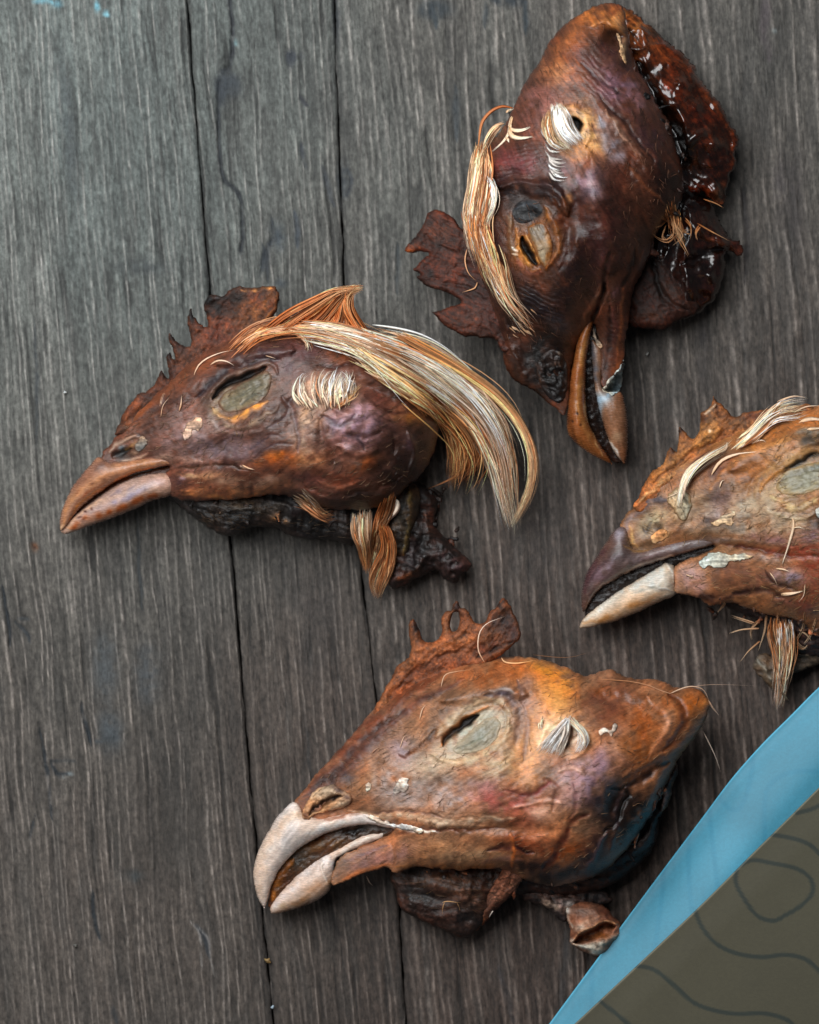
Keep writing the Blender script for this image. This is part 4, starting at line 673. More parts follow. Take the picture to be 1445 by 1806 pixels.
    # skull
    relief('head_skin', [(1079, 5), (1098, 12), (1106, 40), (1112, 80), (1122, 112), (1138, 142), (1156, 176), (1180, 216), (1193, 260), (1203, 300), (1206, 335), (1196, 365), (1180, 385), (1166, 400), (1154, 420), (1148, 446), (1136, 476), (1120, 504), (1113, 540), (1108, 575), (1102, 610), (1100, 638), (1086, 662), (1066, 684), (1060, 664), (1060, 630), (1056, 600), (1050, 575), (1040, 572), (1022, 600), (1012, 636), (1006, 668), (1003, 705), (996, 732), (984, 724), (968, 712), (944, 692), (920, 678), (905, 668), (892, 648), (884, 606), (872, 560), (858, 512), (842, 470), (830, 430), (823, 392), (826, 330), (836, 286), (850, 262), (868, 246), (886, 226), (904, 192), (921, 157), (932, 136), (946, 118), (958, 96), (970, 73), (984, 56), (1001, 40), (1025, 24), (1050, 10)],
           'dried_skin', t, base='#5c3322', zc=[(1040, 660, 86), (1010, 420, 122)], up=[(1040, 720, 50), (1000, 430, 140)], dn=112, h=1.9, seed=217, R=26, pw=.62, ang=60, fib=1.0, var=.13, crumple=2.5, cw=60,
           ops=[
            g(900, 330, 50, 26, -10, -14), g(1100, 300, 30, 60, -20, -12), g(1000, 500, 30, 60, 10, 13), g(930, 600, 40, 50, 0, -14), g(860, 480, 24, 60, -20, -12), g(1130, 400, 30, 50, 0, -13), g(1040, 340, 40, 40, 0, 12), s([(1040, 280), (1066, 380), (1076, 480)], 26, 14), g(1005, 400, 20, 60, 10, -14), s([(880, 330), (930, 325), (980, 340), (1000, 380)], 12, 13),
            g(1060, 30, 50, 22, 0, 4, '#a8622c', .9), g(1000, 85, 50, 30, -50, 3, '#8f4c24', .85), g(985, 130, 30, 26, 0, 4, '#a0663e', .8), g(1090, 40, 12, 20, 0, 5, '#b8865c', .6), s([(1040, 50), (1070, 36), (1100, 60)], 6, 8, '#b0703a', .7), g(1080, 62, 16, 16, 0, -22, '#2a140c', .85), g(1098, 88, 7, 22, 5, 3, '#b89068', .75), g(1070, 84, 20, 10, 20, 0, '#4a2a30', .7), g(1030, 100, 26, 14, 30, 0, '#5d3636', .7),
            g(950, 190, 40, 50, 30, 0, '#774b44', .85), g(1010, 140, 24, 16, 0, 2, '#9c5c3a', .7), g(1085, 150, 50, 40, 30, 3, '#735060', .85), g(1120, 170, 20, 30, -30, 3, '#7d5a68', .7), wr(1070, 140, 60, 40, 40, 10, 1.6), s([(1020, 110), (1060, 140), (1110, 170)], 4, -4, '#45303a', .6), g(1100, 115, 14, 20, 0, -3, '#2c1a1c', .7),
            g(1035, 235, 30, 56, -20, 0, '#bb8850', .85, 1.3), g(1000, 225, 36, 34, 40, -6, '#dcb890', .8, 1.4), g(1018, 217, 9, 13, -40, -30, '#060404', 1.0, 3), s([(975, 195), (1005, 190), (1032, 206), (1042, 236), (1030, 262)], 6, 6, '#b88a58', .7), g(1018, 270, 40, 20, 30, 0, '#a86c38', .8), g(1040, 290, 22, 14, 0, 0, '#7a3f26', .7),
            s([(1060, 205), (1080, 240), (1100, 290)], 15, 4, '#77727e', .85), g(1080, 270, 14, 26, -20, 2, '#8c8794', .7), s([(1040, 170), (1090, 220), (1130, 280)], 7, 5, '#7a5a4c', .75), s([(1055, 165), (1110, 225), (1150, 290)], 4, -5, '#3f2824', .75), s([(1090, 170), (1140, 240), (1160, 300)], 8, 4, '#573636', .7), s([(1070, 190), (1110, 250), (1122, 280)], 3, 4, '#93705a', .6), s([(1130, 190), (1170, 260)], 5, -4, '#2c1a18', .6), g(1150, 240, 26, 40, -30, 0, '#4a2c2c', .8),
            g(1040, 325, 50, 34, -20, 5, '#79606c', .85), g(1055, 335, 20, 18, 0, 2, '#9488a0', .6), g(990, 300, 26, 16, 0, 0, '#6d4b54', .7), g(1090, 330, 30, 50, 0, 0, '#5c2d20', .7), g(1140, 340, 40, 50, 0, 0, '#4c281a', .85), g(1175, 320, 24, 50, 0, -4, '#2d1712', .85), s([(1100, 290), (1140, 330), (1170, 360)], 4, 3, '#8a4c2c', .5),
            g(880, 285, 50, 26, -25, 3, '#70332e', .85), g(925, 290, 40, 20, -10, 0, '#6b3434', .8), wr(910, 285, 60, 34, -10, 8, 1.6), g(880, 320, 40, 12, -30, 0, '#4a2826', .8), g(905, 345, 60, 24, -10, -6, '#231718', .95, 1.4), g(1000, 350, 30, 20, 10, -2, '#331d1b', .8), g(970, 330, 30, 14, 0, 3, '#2e1b1a', .8), s([(880, 350), (915, 338), (960, 345), (985, 365)], 6, 8, '#2a1c1e', .8), s([(890, 330), (930, 320), (980, 335)], 4, 5, '#4a2a28', .5),
            g(935, 420, 50, 60, -12, -12, '#8a5122', .85, 1.6), g(932, 372, 26, 20, -20, -8, '#15161a', .95, 1.4), s([(908, 398), (914, 440), (928, 478)], 5, 4, '#a8682c', .8), s([(898, 370), (900, 420), (914, 462)], 4, 5, '#7a5a3c', .7), s([(894, 375), (896, 410)], 4, 3, '#8c7c68', .6), s([(960, 365), (985, 410), (982, 450), (966, 478)], 6, 8, '#a05c22', .85), s([(972, 352), (1000, 400), (1004, 450), (990, 480)], 6, -4, '#5a2c14', .8), s([(990, 350), (1012, 400), (1022, 440)], 7, 5, '#8a4c20', .7), g(1004, 350, 6, 12, 0, 4, '#b08050', .7),
            s([(921, 420), (926, 438), (938, 458), (951, 472)], 6.5, -18, '#0d0906', .98, 1, 2), s([(914, 420), (922, 448), (942, 476), (956, 478)], 4, 6, '#b8742e', .8), s([(926, 412), (944, 445), (956, 470)], 3, 6, '#b47a3c', .8), s([(905, 436), (914, 446)], 2, 2, '#e8dccc', .8), s([(904, 446), (914, 452)], 2, 2, '#d8c8b0', .8), s([(912, 460), (930, 478), (958, 482)], 6, 4, '#945440', .7), g(920, 488, 26, 8, 10, 0, '#6e3c2c', .6),
            g(870, 440, 26, 50, 0, 0, '#41221e', .85), g(1040, 420, 50, 70, 0, 4, '#401f1b', .85), g(1020, 480, 40, 30, 0, 2, '#2e1a18', .8), g(1075, 440, 18, 60, 20, 3, '#5a2f2a', .7), g(1085, 400, 26, 26, 0, 0, '#4e2420', .7), g(1060, 390, 10, 20, 0, 2, '#6a382a', .5),
            g(925, 520, 60, 30, 20, 2, '#33211f', .85), g(950, 545, 50, 26, 10, 4, '#251a20', .85), g(986, 577, 22, 22, 0, 6, '#3f3c46', .85), g(900, 570, 26, 40, 0, 0, '#2c1713', .8), g(960, 640, 44, 60, 10, -2, '#140e0c', .95, 1.5), g(905, 640, 16, 24, 0, 4, '#3d2116', .8), s([(888, 560), (900, 620), (930, 670)], 4, 4, '#4a281a', .6), wr(950, 540, 60, 40, 20, 9, 2), g(1000, 520, 30, 40, 20, 0, '#2a1c1c', .7), g(1020, 550, 14, 40, 20, 3, '#4a2c20', .7), s([(1060, 500), (1046, 540), (1024, 590)], 5, 5, '#6a3e24', .8), s([(1068, 500), (1058, 540), (1046, 575)], 4.5, -12, '#130c0a', .9), s([(1078, 440), (1070, 480), (1062, 520)], 4, -7, '#24130f', .8),
            g(1090, 560, 16, 60, 5, 6, '#5a3028', .85), s([(1102, 500), (1100, 560), (1092, 630)], 4, 3, '#85492a', .85), s([(1078, 540), (1078, 600), (1070, 650)], 5, -4, '#2e1712', .7), g(1085, 520, 12, 14, 0, 0, '#6a4648', .6), s([(1120, 440), (1108, 480), (1100, 510)], 5, -7, '#28140f', .7), s([(1134, 440), (1122, 480), (1112, 520)], 3, 4, '#7a4a38', .5), g(1090, 650, 8, 26, 20, 2, '#8a4420', .8), wr(1085, 570, 20, 60, 0, 9, 1)])
    relief('nostril', [(948, 640), (958, 624), (974, 616), (990, 622), (1000, 640), (1002, 670), (998, 700), (986, 712), (970, 704), (956, 684), (946, 660)], 'dark_tissue', t, base='#1c1310', onsurf=-1, up=6, dn=6, h=1.7, seed=218, R=10, crumple=7, cw=16, ang=70, var=.3, floor=-60, ops=[g(980, 640, 10, 6, 0, 4, '#4a3224', .8), g(972, 654, 12, 9, 20, -10, '#060404', .9), s([(994, 630), (1000, 660), (994, 690)], 3, 4, '#5a4a42', .7), g(950, 668, 5, 8, 0, 4, '#4f3324', .7), s([(960, 690), (980, 706), (996, 700)], 3, 4, '#3c4048', .6), g(986, 622, 5, 4, 0, 4, '#b8a48c', .7)])
    relief('upper_beak', [(1080, 819, 1), (1062, 812), (1040, 800), (1018, 784), (1002, 764), (1000, 735), (1003, 700), (1006, 668), (1011, 638), (1019, 598), (1034, 566), (1050, 545), (1060, 530), (1056, 548), (1044, 580), (1038, 610), (1034, 645), (1033, 680), (1034, 715), (1038, 744), (1048, 765), (1062, 788), (1074, 806)],
           'keratin', t, base='#7a4622', zc=[(1055, 540, 112), (1075, 815, 50)], up=[(1040, 560, 38), (1070, 800, 36)], dn=26, h=1.7, seed=219, R=9, fib=.5, ang=75, var=.07, rough=.4, edge=.6,
           ops=[s([(1040, 580), (1026, 640), (1022, 700), (1030, 750), (1060, 800)], 7, 0, '#9c6636', .85), s([(1036, 650), (1036, 720), (1046, 765), (1070, 804)], 2.6, 1, '#c89a68', .85), s([(1004, 680), (1002, 740), (1016, 780)], 6, 0, '#5f3318', .8), s([(1020, 780), (1050, 802), (1076, 816)], 5, 0, '#a0622c', .8), g(1020, 730, 3, 3, 0, -1, '#2a160d', .8), g(1010, 745, 3, 3, 0, -1, '#2a160d', .7), g(1025, 752, 3, 2, 0, -1, '#2a160d', .7), g(1028, 620, 5, 20, 12, 0, '#b07c48', .6)])
    relief('eye', [(902, 376), (908, 360), (924, 350), (944, 352), (958, 362), (958, 376), (944, 388), (926, 396), (910, 392)], 'dark_tissue', t, base='#101013', onsurf=-2, up=5, dn=4, edgecol=('#2a1c1a', 6), h=1.7, seed=220, R=12, fib=.6, ang=0, var=.1, floor=-60, edge=.5, ops=[s([(912, 372), (930, 360), (950, 364)], 4, 2, '#3a4450', .7), g(936, 378, 12, 7, -20, -3, '#07080a', .9)])
    relief('eyelid', [(932, 400), (946, 392), (962, 396), (972, 416), (976, 440), (970, 462), (960, 472), (950, 460), (940, 438), (932, 418)], 'eyelid_membrane', t, base='#85715a', onsurf=-1.5, up=8, dn=4, edgecol=('#7d4a22', 8), h=1.7, seed=221, R=13, fib=1.6, ang=68, var=.1, floor=-60, edge=.8, ops=[g(956, 446, 9, 20, -12, 2, '#a89c84', .8), s([(966, 402), (974, 436), (964, 468)], 5, 0, '#a8682c', .8), g(950, 404, 18, 12, 0, 0, '#4a443e', .8), s([(938, 410), (948, 445), (958, 468)], 3, 0, '#9c6a34', .7)])
    flake([(1062, 683, 1), (1072, 672), (1086, 658), (1098, 640), (1100, 634, 1), (1101, 650), (1097, 672), (1092, 688), (1080, 696), (1068, 692)], t, '#bdb8a8', 222, up=5, on=4)
    flake([(1047, 568), (1052, 588), (1058, 604), (1064, 610), (1060, 614), (1052, 606), (1045, 590)], t, '#b09c88', 223, up=4, on=3)
    flake([(1088, 58), (1096, 70), (1104, 92), (1106, 112), (1098, 104), (1092, 84)], t, '#b89470', 224, up=5, on=3)
    # feathers
    tuft('feather_tuft', [[(858, 246), (846, 270), (836, 320), (828, 370), (832, 420), (846, 460)], [(852, 262), (862, 300), (860, 340), (850, 385), (852, 430), (862, 470)]], 70, t, w=4.6, root='#e0b88c', tip='#f2e2cc', z=(100, 110), lift=7, spread=2.5, seed=231, m=18, clumps=9, clump=.6, frizz=5, lenv=.4, dark=.2)
    tuft('feather_tuft', [[(862, 310), (873, 330), (874, 360), (864, 385), (856, 410)], [(858, 318), (866, 340), (866, 362), (860, 390)]], 36, t, w=2.6, root='#f4ece0', tip='#e0cdb8', lift=10, spread=1.2, seed=232, m=12, clumps=3, clump=.5, frizz=2, lenv=.3, dark=.03)
    tuft('feather_tuft', [[(826, 350), (824, 390), (834, 430), (850, 470), (872, 500)], [(834, 350), (848, 400), (862, 440), (868, 480), (890, 530)]], 46, t, w=3.4, root='#b8743c', tip='#e8cca8', z=(96, 100), lift=6, spread=4, seed=233, m=16, clumps=6, clump=.55, frizz=6, lenv=.45, dark=.3)
    tuft('feather_tuft', [[(850, 440), (866, 480), (880, 520), (905, 550), (930, 570)], [(864, 440), (880, 480), (894, 525), (925, 560), (940, 590)]], 34, t, w=3.2, root='#d0a070', tip='#f0e0cc', lift=5, spread=4, seed=234, m=14, clumps=8, clump=.5, frizz=5, lenv=.6, dark=.25)
    for i in range(16):
        a = random.Random(i + 5); x = 895 + a.random() * 42; y = 545 + a.random() * 46
        hair([(x, y), (x + 6, y + 5), (x + 12, y + 7 + a.random() * 4)], 2.6, t, (None, None), '#a07c58', '#d0bca4', 240 + i, m=6)
    tuft('ear_tuft', [[(978, 186), (974, 206), (984, 240), (1006, 262)], [(984, 184), (990, 200), (1000, 228), (1022, 252)], [(988, 186), (1004, 196), (1016, 222), (1030, 240)]], 120, t, w=4.2, root='#ece0cc', tip='#f6f0e6', lift=4, spread=1, seed=261, m=12, clumps=14, clump=.3, frizz=1, lenv=.35, dark=.04, label='short white feathers over the ear')
    tuft('ear_tuft', [[(964, 200), (960, 220), (970, 250), (996, 262)], [(972, 196), (972, 216), (984, 246), (1010, 268)]], 30, t, w=3.0, root='#c8a070', tip='#e8d8bc', lift=5, spread=1.4, seed=262, m=10, clumps=8, clump=.4, frizz=2, lenv=.3)
    for j in range(13):
        y = 232 + j * 6.2; x = 954 + 14 * (j / 12) ** 0.8 + (j % 3) * 2
        tuft('ear_tuft', [[(x, y - 4), (x + 8, y + 8), (x + 20, y + 12), (x + 34 - j * 0.3, y + 11)]], 5, t, w=2.4, root='#aeb0b0', tip='#dfe0de', lift=4, spread=1.2, seed=270 + j, m=9, clumps=1, clump=0, frizz=2, lenv=.35, dark=0) if j % 2 == 0 or j > 6 else None
    for i, p in enumerate([[(900, 216), (900, 230), (890, 248), (868, 268)], [(898, 222), (906, 230), (922, 230), (936, 224)], [(898, 226), (904, 240), (920, 244), (940, 242)], [(903, 206), (900, 220), (896, 238)], [(894, 240), (898, 250)], [(893, 200), (897, 196), (906, 192)]]):
        hair(p, 4.0, t, (None, None), '#d8b890', '#f4ece0', 290 + i, n=4, spread=1.6, m=10)
    hair([(905, 190), (886, 187), (866, 196), (850, 216), (845, 250), (844, 276)], 4.0, t, (110, 110), '#a05c30', '#c08a58', 300, n=2, spread=.8)
    tuft('feather_tuft', [[(888, 214), (866, 222), (852, 244), (846, 275)], [(884, 222), (872, 240), (860, 262), (850, 285)]], 24, t, w=2.2, root='#c0a080', tip='#d8c8b0', z=(100, 100), lift=4, spread=2, seed=301, m=12, clumps=5, frizz=3)
    hair([(823, 440), (820, 460), (826, 482), (840, 496)], 3, t, (100, 100), '#d8a880', '#c89c74', 302); hair([(842, 498), (838, 508), (815, 516)], 2.6, t, (100, 96), '#b08058', '#d0a880', 303)
    tuft('feather_tuft', [[(1178, 365), (1184, 390), (1192, 420)], [(1192, 370), (1196, 395), (1200, 425)]], 34, t, w=2.8, root='#a06a38', tip='#dcc09c', z=(130, 120), lift=8, spread=3, seed=304, m=10, clumps=4, clump=.5, frizz=6, lenv=.5, dark=.25)
    for i, p in enumerate([[(1180, 385), (1166, 400), (1155, 404)], [(1195, 405), (1178, 424), (1158, 418), (1150, 410)], [(1195, 405), (1206, 408), (1216, 404)], [(1200, 395), (1210, 410), (1220, 412)], [(1192, 410), (1204, 430), (1214, 450)], [(1190, 380), (1180, 372), (1178, 360)], [(1230, 395), (1260, 412), (1285, 425)], [(1240, 350), (1262, 358), (1276, 366)], [(1205, 385), (1216, 398), (1216, 420)], [(1185, 395), (1172, 388), (1165, 380)], [(1176, 402), (1170, 420), (1184, 428)], [(1235, 400), (1228, 412), (1230, 424)]]):
        hair(p, 2.6, t, (126, 112), '#8a5428', '#cfa880', 310 + i, n=2, spread=2.5, m=10)
    shreds(t, [(1110, 100), (1150, 170), (1185, 240), (1205, 310), (1190, 370)], 16, 3000, ['#1c120f', '#2e1a12', '#3d2014', '#120d0c'], (10, 24), (60, 120), 30, 60, 6)
    shreds(t, [(1195, 330), (1180, 400), (1150, 460)], 10, 3050, ['#2a1811', '#3d2014'], (10, 26), (60, 120), 60, 60, 8)
    tuft('feather_tuft', [[(855, 260), (838, 320), (830, 390), (846, 460), (880, 520)], [(862, 280), (860, 350), (852, 410), (868, 480), (920, 560)]], 44, t, w=1.5, root='#c8925c', tip='#f0dcc4', z=(100, 100), lift=14, spread=6, seed=190, m=18, clumps=20, clump=.2, frizz=14, lenv=.8, thick=8, dark=.25)
    down(t, [(1079, 20), (1110, 100), (1180, 230), (1195, 330), (1130, 470), (1100, 620), (1010, 600), (920, 640), (860, 480), (835, 340), (900, 220), (980, 70)], 520, 80, 61, '#9a6a50')
head_two()
# ---------------------------------------------------------------- head at the right edge, purple upper beak
def head_three():
    FIELDS.clear()
    t = thing('chicken_head', 'tan dried chicken head with purple upper beak, cut off by the right edge', 'chicken head', 1400, 960, 'dried chicken heads laid on the boards')
    relief('throat', [(1180, 1046), (1230, 1050), (1260, 1062), (1300, 1078), (1340, 1096), (1380, 1120), (1400, 1150), (1450, 1160), (1560, 1150), (1640, 1080), (1600, 1000), (1400, 1000), (1250, 1010)], 'dark_tissue', t, base='#35221c', zc=46, up=50, dn=44, h=2.6, seed=411, R=18, crumple=9, cw=30, fib=2, ang=10, var=.22, ops=[g(1400, 1110, 40, 26, 0, 6, '#5a3428', .7)])
    relief('skin_fold', [(1328, 1178), (1334, 1160), (1350, 1150), (1366, 1158), (1386, 1152), (1410, 1130), (1460, 1100), (1540, 1080), (1560, 1140), (1500, 1160), (1450, 1170), (1410, 1184), (1384, 1196), (1366, 1212), (1356, 1208), (1344, 1196)], 'flaked_skin', t, base='#54473a', zc=36, up=22, dn=28, h=2.0, seed=412, R=10, crumple=6, cw=18, fib=1.5, ang=35, var=.15, ops=[s([(1335, 1160), (1346, 1180), (1362, 1205)], 4, 5, '#8a8274', .7), s([(1330, 1178), (1350, 1185), (1380, 1170)], 4, -4, '#2a231e', .6), g(1430, 1150, 40, 16, -20, 0, '#3f3020', .7)])
    relief('mouth_lining', [(1032, 1080), (1040, 1052), (1066, 1026), (1106, 1004), (1160, 984), (1225, 966), (1264, 958), (1270, 970), (1225, 990), (1180, 1004), (1110, 1040), (1060, 1070), (1040, 1090)], 'keratin', t, base='#1c110c', zc=[(1034, 1085, 44), (1265, 962, 100)], up=6, dn=22, h=1.9, seed=413, R=8, var=.15, crumple=0.3)
    relief('lower_beak', [(1021, 1108, 1), (1026, 1096), (1040, 1080), (1064, 1061), (1088, 1044), (1112, 1029), (1140, 1012), (1166, 996), (1172, 990, 1), (1180, 993), (1190, 996, 1), (1193, 1010), (1192, 1030), (1194, 1046, 1), (1184, 1054), (1172, 1058), (1150, 1068), (1125, 1080), (1090, 1094), (1060, 1102), (1040, 1107)],
           'keratin', t, base='#ccb094', zc=[(1030, 1100, 42), (1190, 1020, 76)], up=[(1030, 1100, 32), (1180, 1020, 42)], dn=26, h=1.7, seed=414, R=9, fib=.5, ang=-30, var=.05, rough=.4, edge=.6,
           ops=[s([(1030, 1096), (1080, 1056), (1130, 1025), (1170, 1004)], 9, 0, '#d8d0c2', .85), g(1162, 1020, 30, 24, -20, 0, '#c8c8c0', .85), s([(1045, 1100), (1095, 1082), (1140, 1060)], 9, 0, '#b88350', .85), s([(1120, 1030), (1150, 1028), (1180, 1040), (1192, 1046)], 2.4, 3, '#e0dcd2', .7), s([(1110, 1048), (1145, 1034), (1170, 1032)], 3, 0, '#8f8e80', .5), s([(1172, 992), (1186, 1008), (1190, 1030)], 2.2, 3, '#e8e8e2', .7), g(1150, 1056, 22, 6, -25, 0, '#c88a58', .6), s([(1026, 1104), (1050, 1096)], 3, 0, '#c09468', .6), s([(1172, 1057), (1183, 1050), (1192, 1046)], 2, 1, '#d8c8b0', .6)])
    relief('head_skin', [(1094, 926), (1108, 904), (1124, 886), (1140, 862), (1165, 836), (1200, 806), (1240, 786), (1280, 764), (1320, 748), (1360, 733), (1400, 720), (1445, 714), (1500, 715), (1560, 728), (1620, 760), (1660, 810), (1680, 870), (1670, 930), (1640, 1000), (1600, 1060), (1560, 1110), (1500, 1130), (1450, 1122), (1420, 1104), (1398, 1092), (1360, 1086), (1322, 1074), (1290, 1062), (1270, 1066), (1250, 1068), (1234, 1056), (1205, 1048), (1188, 1044), (1190, 1020), (1190, 1000), (1216, 985), (1250, 972), (1262, 962), (1220, 966), (1170, 974), (1130, 980), (1100, 960)],
           'dried_skin', t, base='#835839', zc=[(1110, 950, 86), (1400, 880, 120)], up=[(1090, 950, 54), (1430, 880, 140)], dn=112, h=2.4, seed=415, R=26, pw=.62, ang=-28, fib=1.2, var=.11, crumple=2.5, cw=60,
           ops=[
            g(1250, 900, 50, 20, -20, -12), g(1330, 870, 30, 50, 20, -12), s([(1290, 830), (1350, 790), (1445, 775)], 18, 12), g(1320, 965, 80, 14, 5, -12),
            s([(1120, 890), (1180, 830), (1250, 790), (1330, 750)], 14, 3, '#8f5a30', .8), g(1200, 820, 40, 16, -40, 0, '#9c6a3e', .7), g(1230, 815, 30, 12, -40, -2, '#6d3c24', .7), g(1280, 825, 44, 20, -30, 0, '#6b3a26', .8), g(1340, 775, 60, 18, -20, 3, '#a05e28', .8), g(1420, 740, 60, 20, 0, 4, '#a8622a', .8), g(1380, 800, 60, 24, -20, 4, '#a06c3c', .8), g(1320, 840, 36, 20, -25, 2, '#a5622e', .7), s([(1250, 860), (1300, 815), (1360, 785), (1445, 765)], 6, 3, '#b57a44', .6), g(1430, 775, 34, 12, -10, -4, '#46423e', .7), s([(1395, 770), (1420, 762), (1450, 765)], 5, 2, '#6a7070', .6),
            g(1275, 880, 26, 22, -30, -3, '#675468', .85), g(1262, 905, 20, 16, 0, 0, '#8c7a80', .7), g(1230, 900, 30, 26, -30, 0, '#9a8570', .7), g(1330, 900, 60, 36, -10, 3, '#97826a', .85), g(1400, 920, 50, 30, -10, 0, '#93795e', .8), g(1300, 930, 60, 12, 0, 0, '#857464', .8), g(1290, 920, 50, 10, -8, 0, '#57504a', .5), g(1250, 918, 14, 6, 0, -2, '#4a3630', .7), wr(1340, 900, 80, 40, -15, 9, 1.2),
            g(1412, 842, 56, 34, -22, -20, '#8f8468', .8, 1.4), s([(1342, 875), (1350, 850), (1376, 826), (1410, 808), (1450, 800)], 4, 7, '#b0702e', .85), s([(1382, 824), (1410, 812), (1450, 802)], 6, -10, '#26221e', .9), s([(1335, 880), (1345, 840), (1380, 812), (1450, 790)], 9, 4, '#9c7448', .6), s([(1360, 880), (1400, 895), (1450, 880)], 6, 5, '#a8905f', .7), s([(1320, 880), (1330, 850), (1360, 815)], 4, -4, '#8a5a30', .5), s([(1350, 905), (1400, 915), (1450, 905)], 4, 4, '#a08a6a', .6), g(1381, 825, 4, 3, 0, -3, '#120d0a', .9), g(1398, 817, 4, 3, 0, -3, '#120d0a', .9), g(1407, 892, 2, 2, 0, 0, '#2a1a14', .9), wr(1415, 885, 70, 30, -20, 8, 1.4),
            g(1147, 925, 36, 18, -42, -10, '#8d7b62', .85, 1.4), s([(1106, 960), (1118, 966), (1150, 962), (1180, 940)], 5, -5, '#6b4c2e', .8), s([(1118, 915), (1140, 890), (1175, 876)], 7, 3, '#4a3a40', .8), s([(1100, 940), (1106, 920), (1120, 905)], 4, 4, '#77605c', .7), s([(1132, 930), (1142, 940), (1150, 920)], 4, -6, '#3a3438', .8), g(1160, 915, 14, 20, 30, 4, '#9c8c6c', .8), s([(1108, 930), (1112, 955), (1125, 968)], 3, 4, '#a8824a', .7), g(1172, 940, 14, 8, -30, 4, '#b08458', .7), g(1195, 900, 12, 20, 20, 4, '#b89c78', .6), g(1162, 930, 7, 7, 0, -6, '#33241c', .8),
            s([(1130, 985), (1190, 968), (1240, 955), (1290, 950)], 7, 3, '#7d6c6c', .75), s([(1270, 958), (1320, 968), (1370, 978), (1445, 982)], 5, -7, '#5a2a1c', .85), s([(1270, 948), (1330, 955), (1400, 965)], 4, 4, '#94745e', .7), g(1400, 970, 50, 10, 0, 0, '#8a3a24', .8), g(1440, 1000, 40, 40, 0, 0, '#8a3c26', .8), g(1360, 950, 40, 10, 5, 0, '#8a6260', .7), g(1430, 945, 30, 12, 0, 0, '#6d4a50', .7), g(1440, 920, 16, 14, 0, -6, '#2d1b16', .8),
            g(1215, 1015, 26, 30, 0, 2, '#8f6e66', .85), g(1235, 1030, 14, 24, 0, 1, '#9a7268', .7), g(1280, 1010, 34, 26, 0, 2, '#6d4836', .8), g(1330, 1020, 40, 20, 10, 3, '#7a4c38', .8), g(1390, 1020, 34, 16, 10, 8, '#7f6c76', .85), s([(1350, 1005), (1370, 1030), (1410, 1045)], 4, -7, '#4d2c22', .8), s([(1290, 1050), (1340, 1040), (1390, 1060)], 6, -7, '#42231c', .8), g(1400, 1065, 40, 12, 8, 6, '#7a4a3c', .7), s([(1240, 1045), (1260, 1062), (1290, 1050)], 5, 5, '#5f3a2c', .7), g(1250, 1050, 30, 8, 5, 0, '#4a2c22', .8), g(1425, 1050, 16, 40, 20, 6, '#8a452c', .8), g(1330, 985, 40, 8, 5, 0, '#8a7268', .7)])
    relief('upper_beak', [(1029, 1082, 1), (1025, 1064), (1027, 1040), (1034, 1012), (1045, 992), (1058, 972), (1076, 946), (1090, 930), (1104, 930), (1110, 950), (1120, 968), (1150, 966), (1180, 958), (1215, 948), (1250, 946), (1275, 948), (1262, 960), (1225, 971), (1190, 981), (1160, 991), (1130, 1001), (1104, 1012), (1080, 1025), (1060, 1038), (1046, 1054), (1036, 1070)],
           'keratin', t, base='#55403a', zc=[(1030, 1080, 54), (1260, 955, 112)], up=[(1030, 1080, 34), (1180, 965, 46)], dn=24, h=1.7, seed=416, R=9, fib=.5, ang=-40, var=.07, rough=.4, edge=.6,
           ops=[s([(1034, 1060), (1060, 1020), (1110, 990), (1180, 970), (1250, 955)], 9, 0, '#74625f', .8), s([(1036, 1070), (1060, 1036), (1104, 1010), (1160, 989), (1230, 968)], 2.6, 1, '#b59a88', .85), g(1060, 1010, 18, 24, 30, 0, '#6a4c58', .6), s([(1030, 1050), (1040, 1005), (1070, 960)], 7, 0, '#4a2f30', .8), g(1094, 940, 12, 14, 30, 2, '#9c95a0', .7), s([(1100, 958), (1118, 970), (1150, 968)], 3, 0, '#a07038', .7), g(1220, 960, 40, 6, -8, 0, '#8a8080', .7), s([(1030, 1076), (1034, 1060)], 3, 0, '#8a5a40', .6), g(1080, 985, 20, 4, -40, 0, '#8c7a88', .5), g(1066, 1004, 14, 3, -45, 0, '#b0a2a8', .5), s([(1040, 1030), (1060, 995), (1090, 970)], 3, 0, '#3c2a2c', .6), g(1140, 985, 26, 3, -22, 0, '#8a7478', .6), g(1050, 1040, 6, 14, 30, 0, '#7a5a4c', .6)])
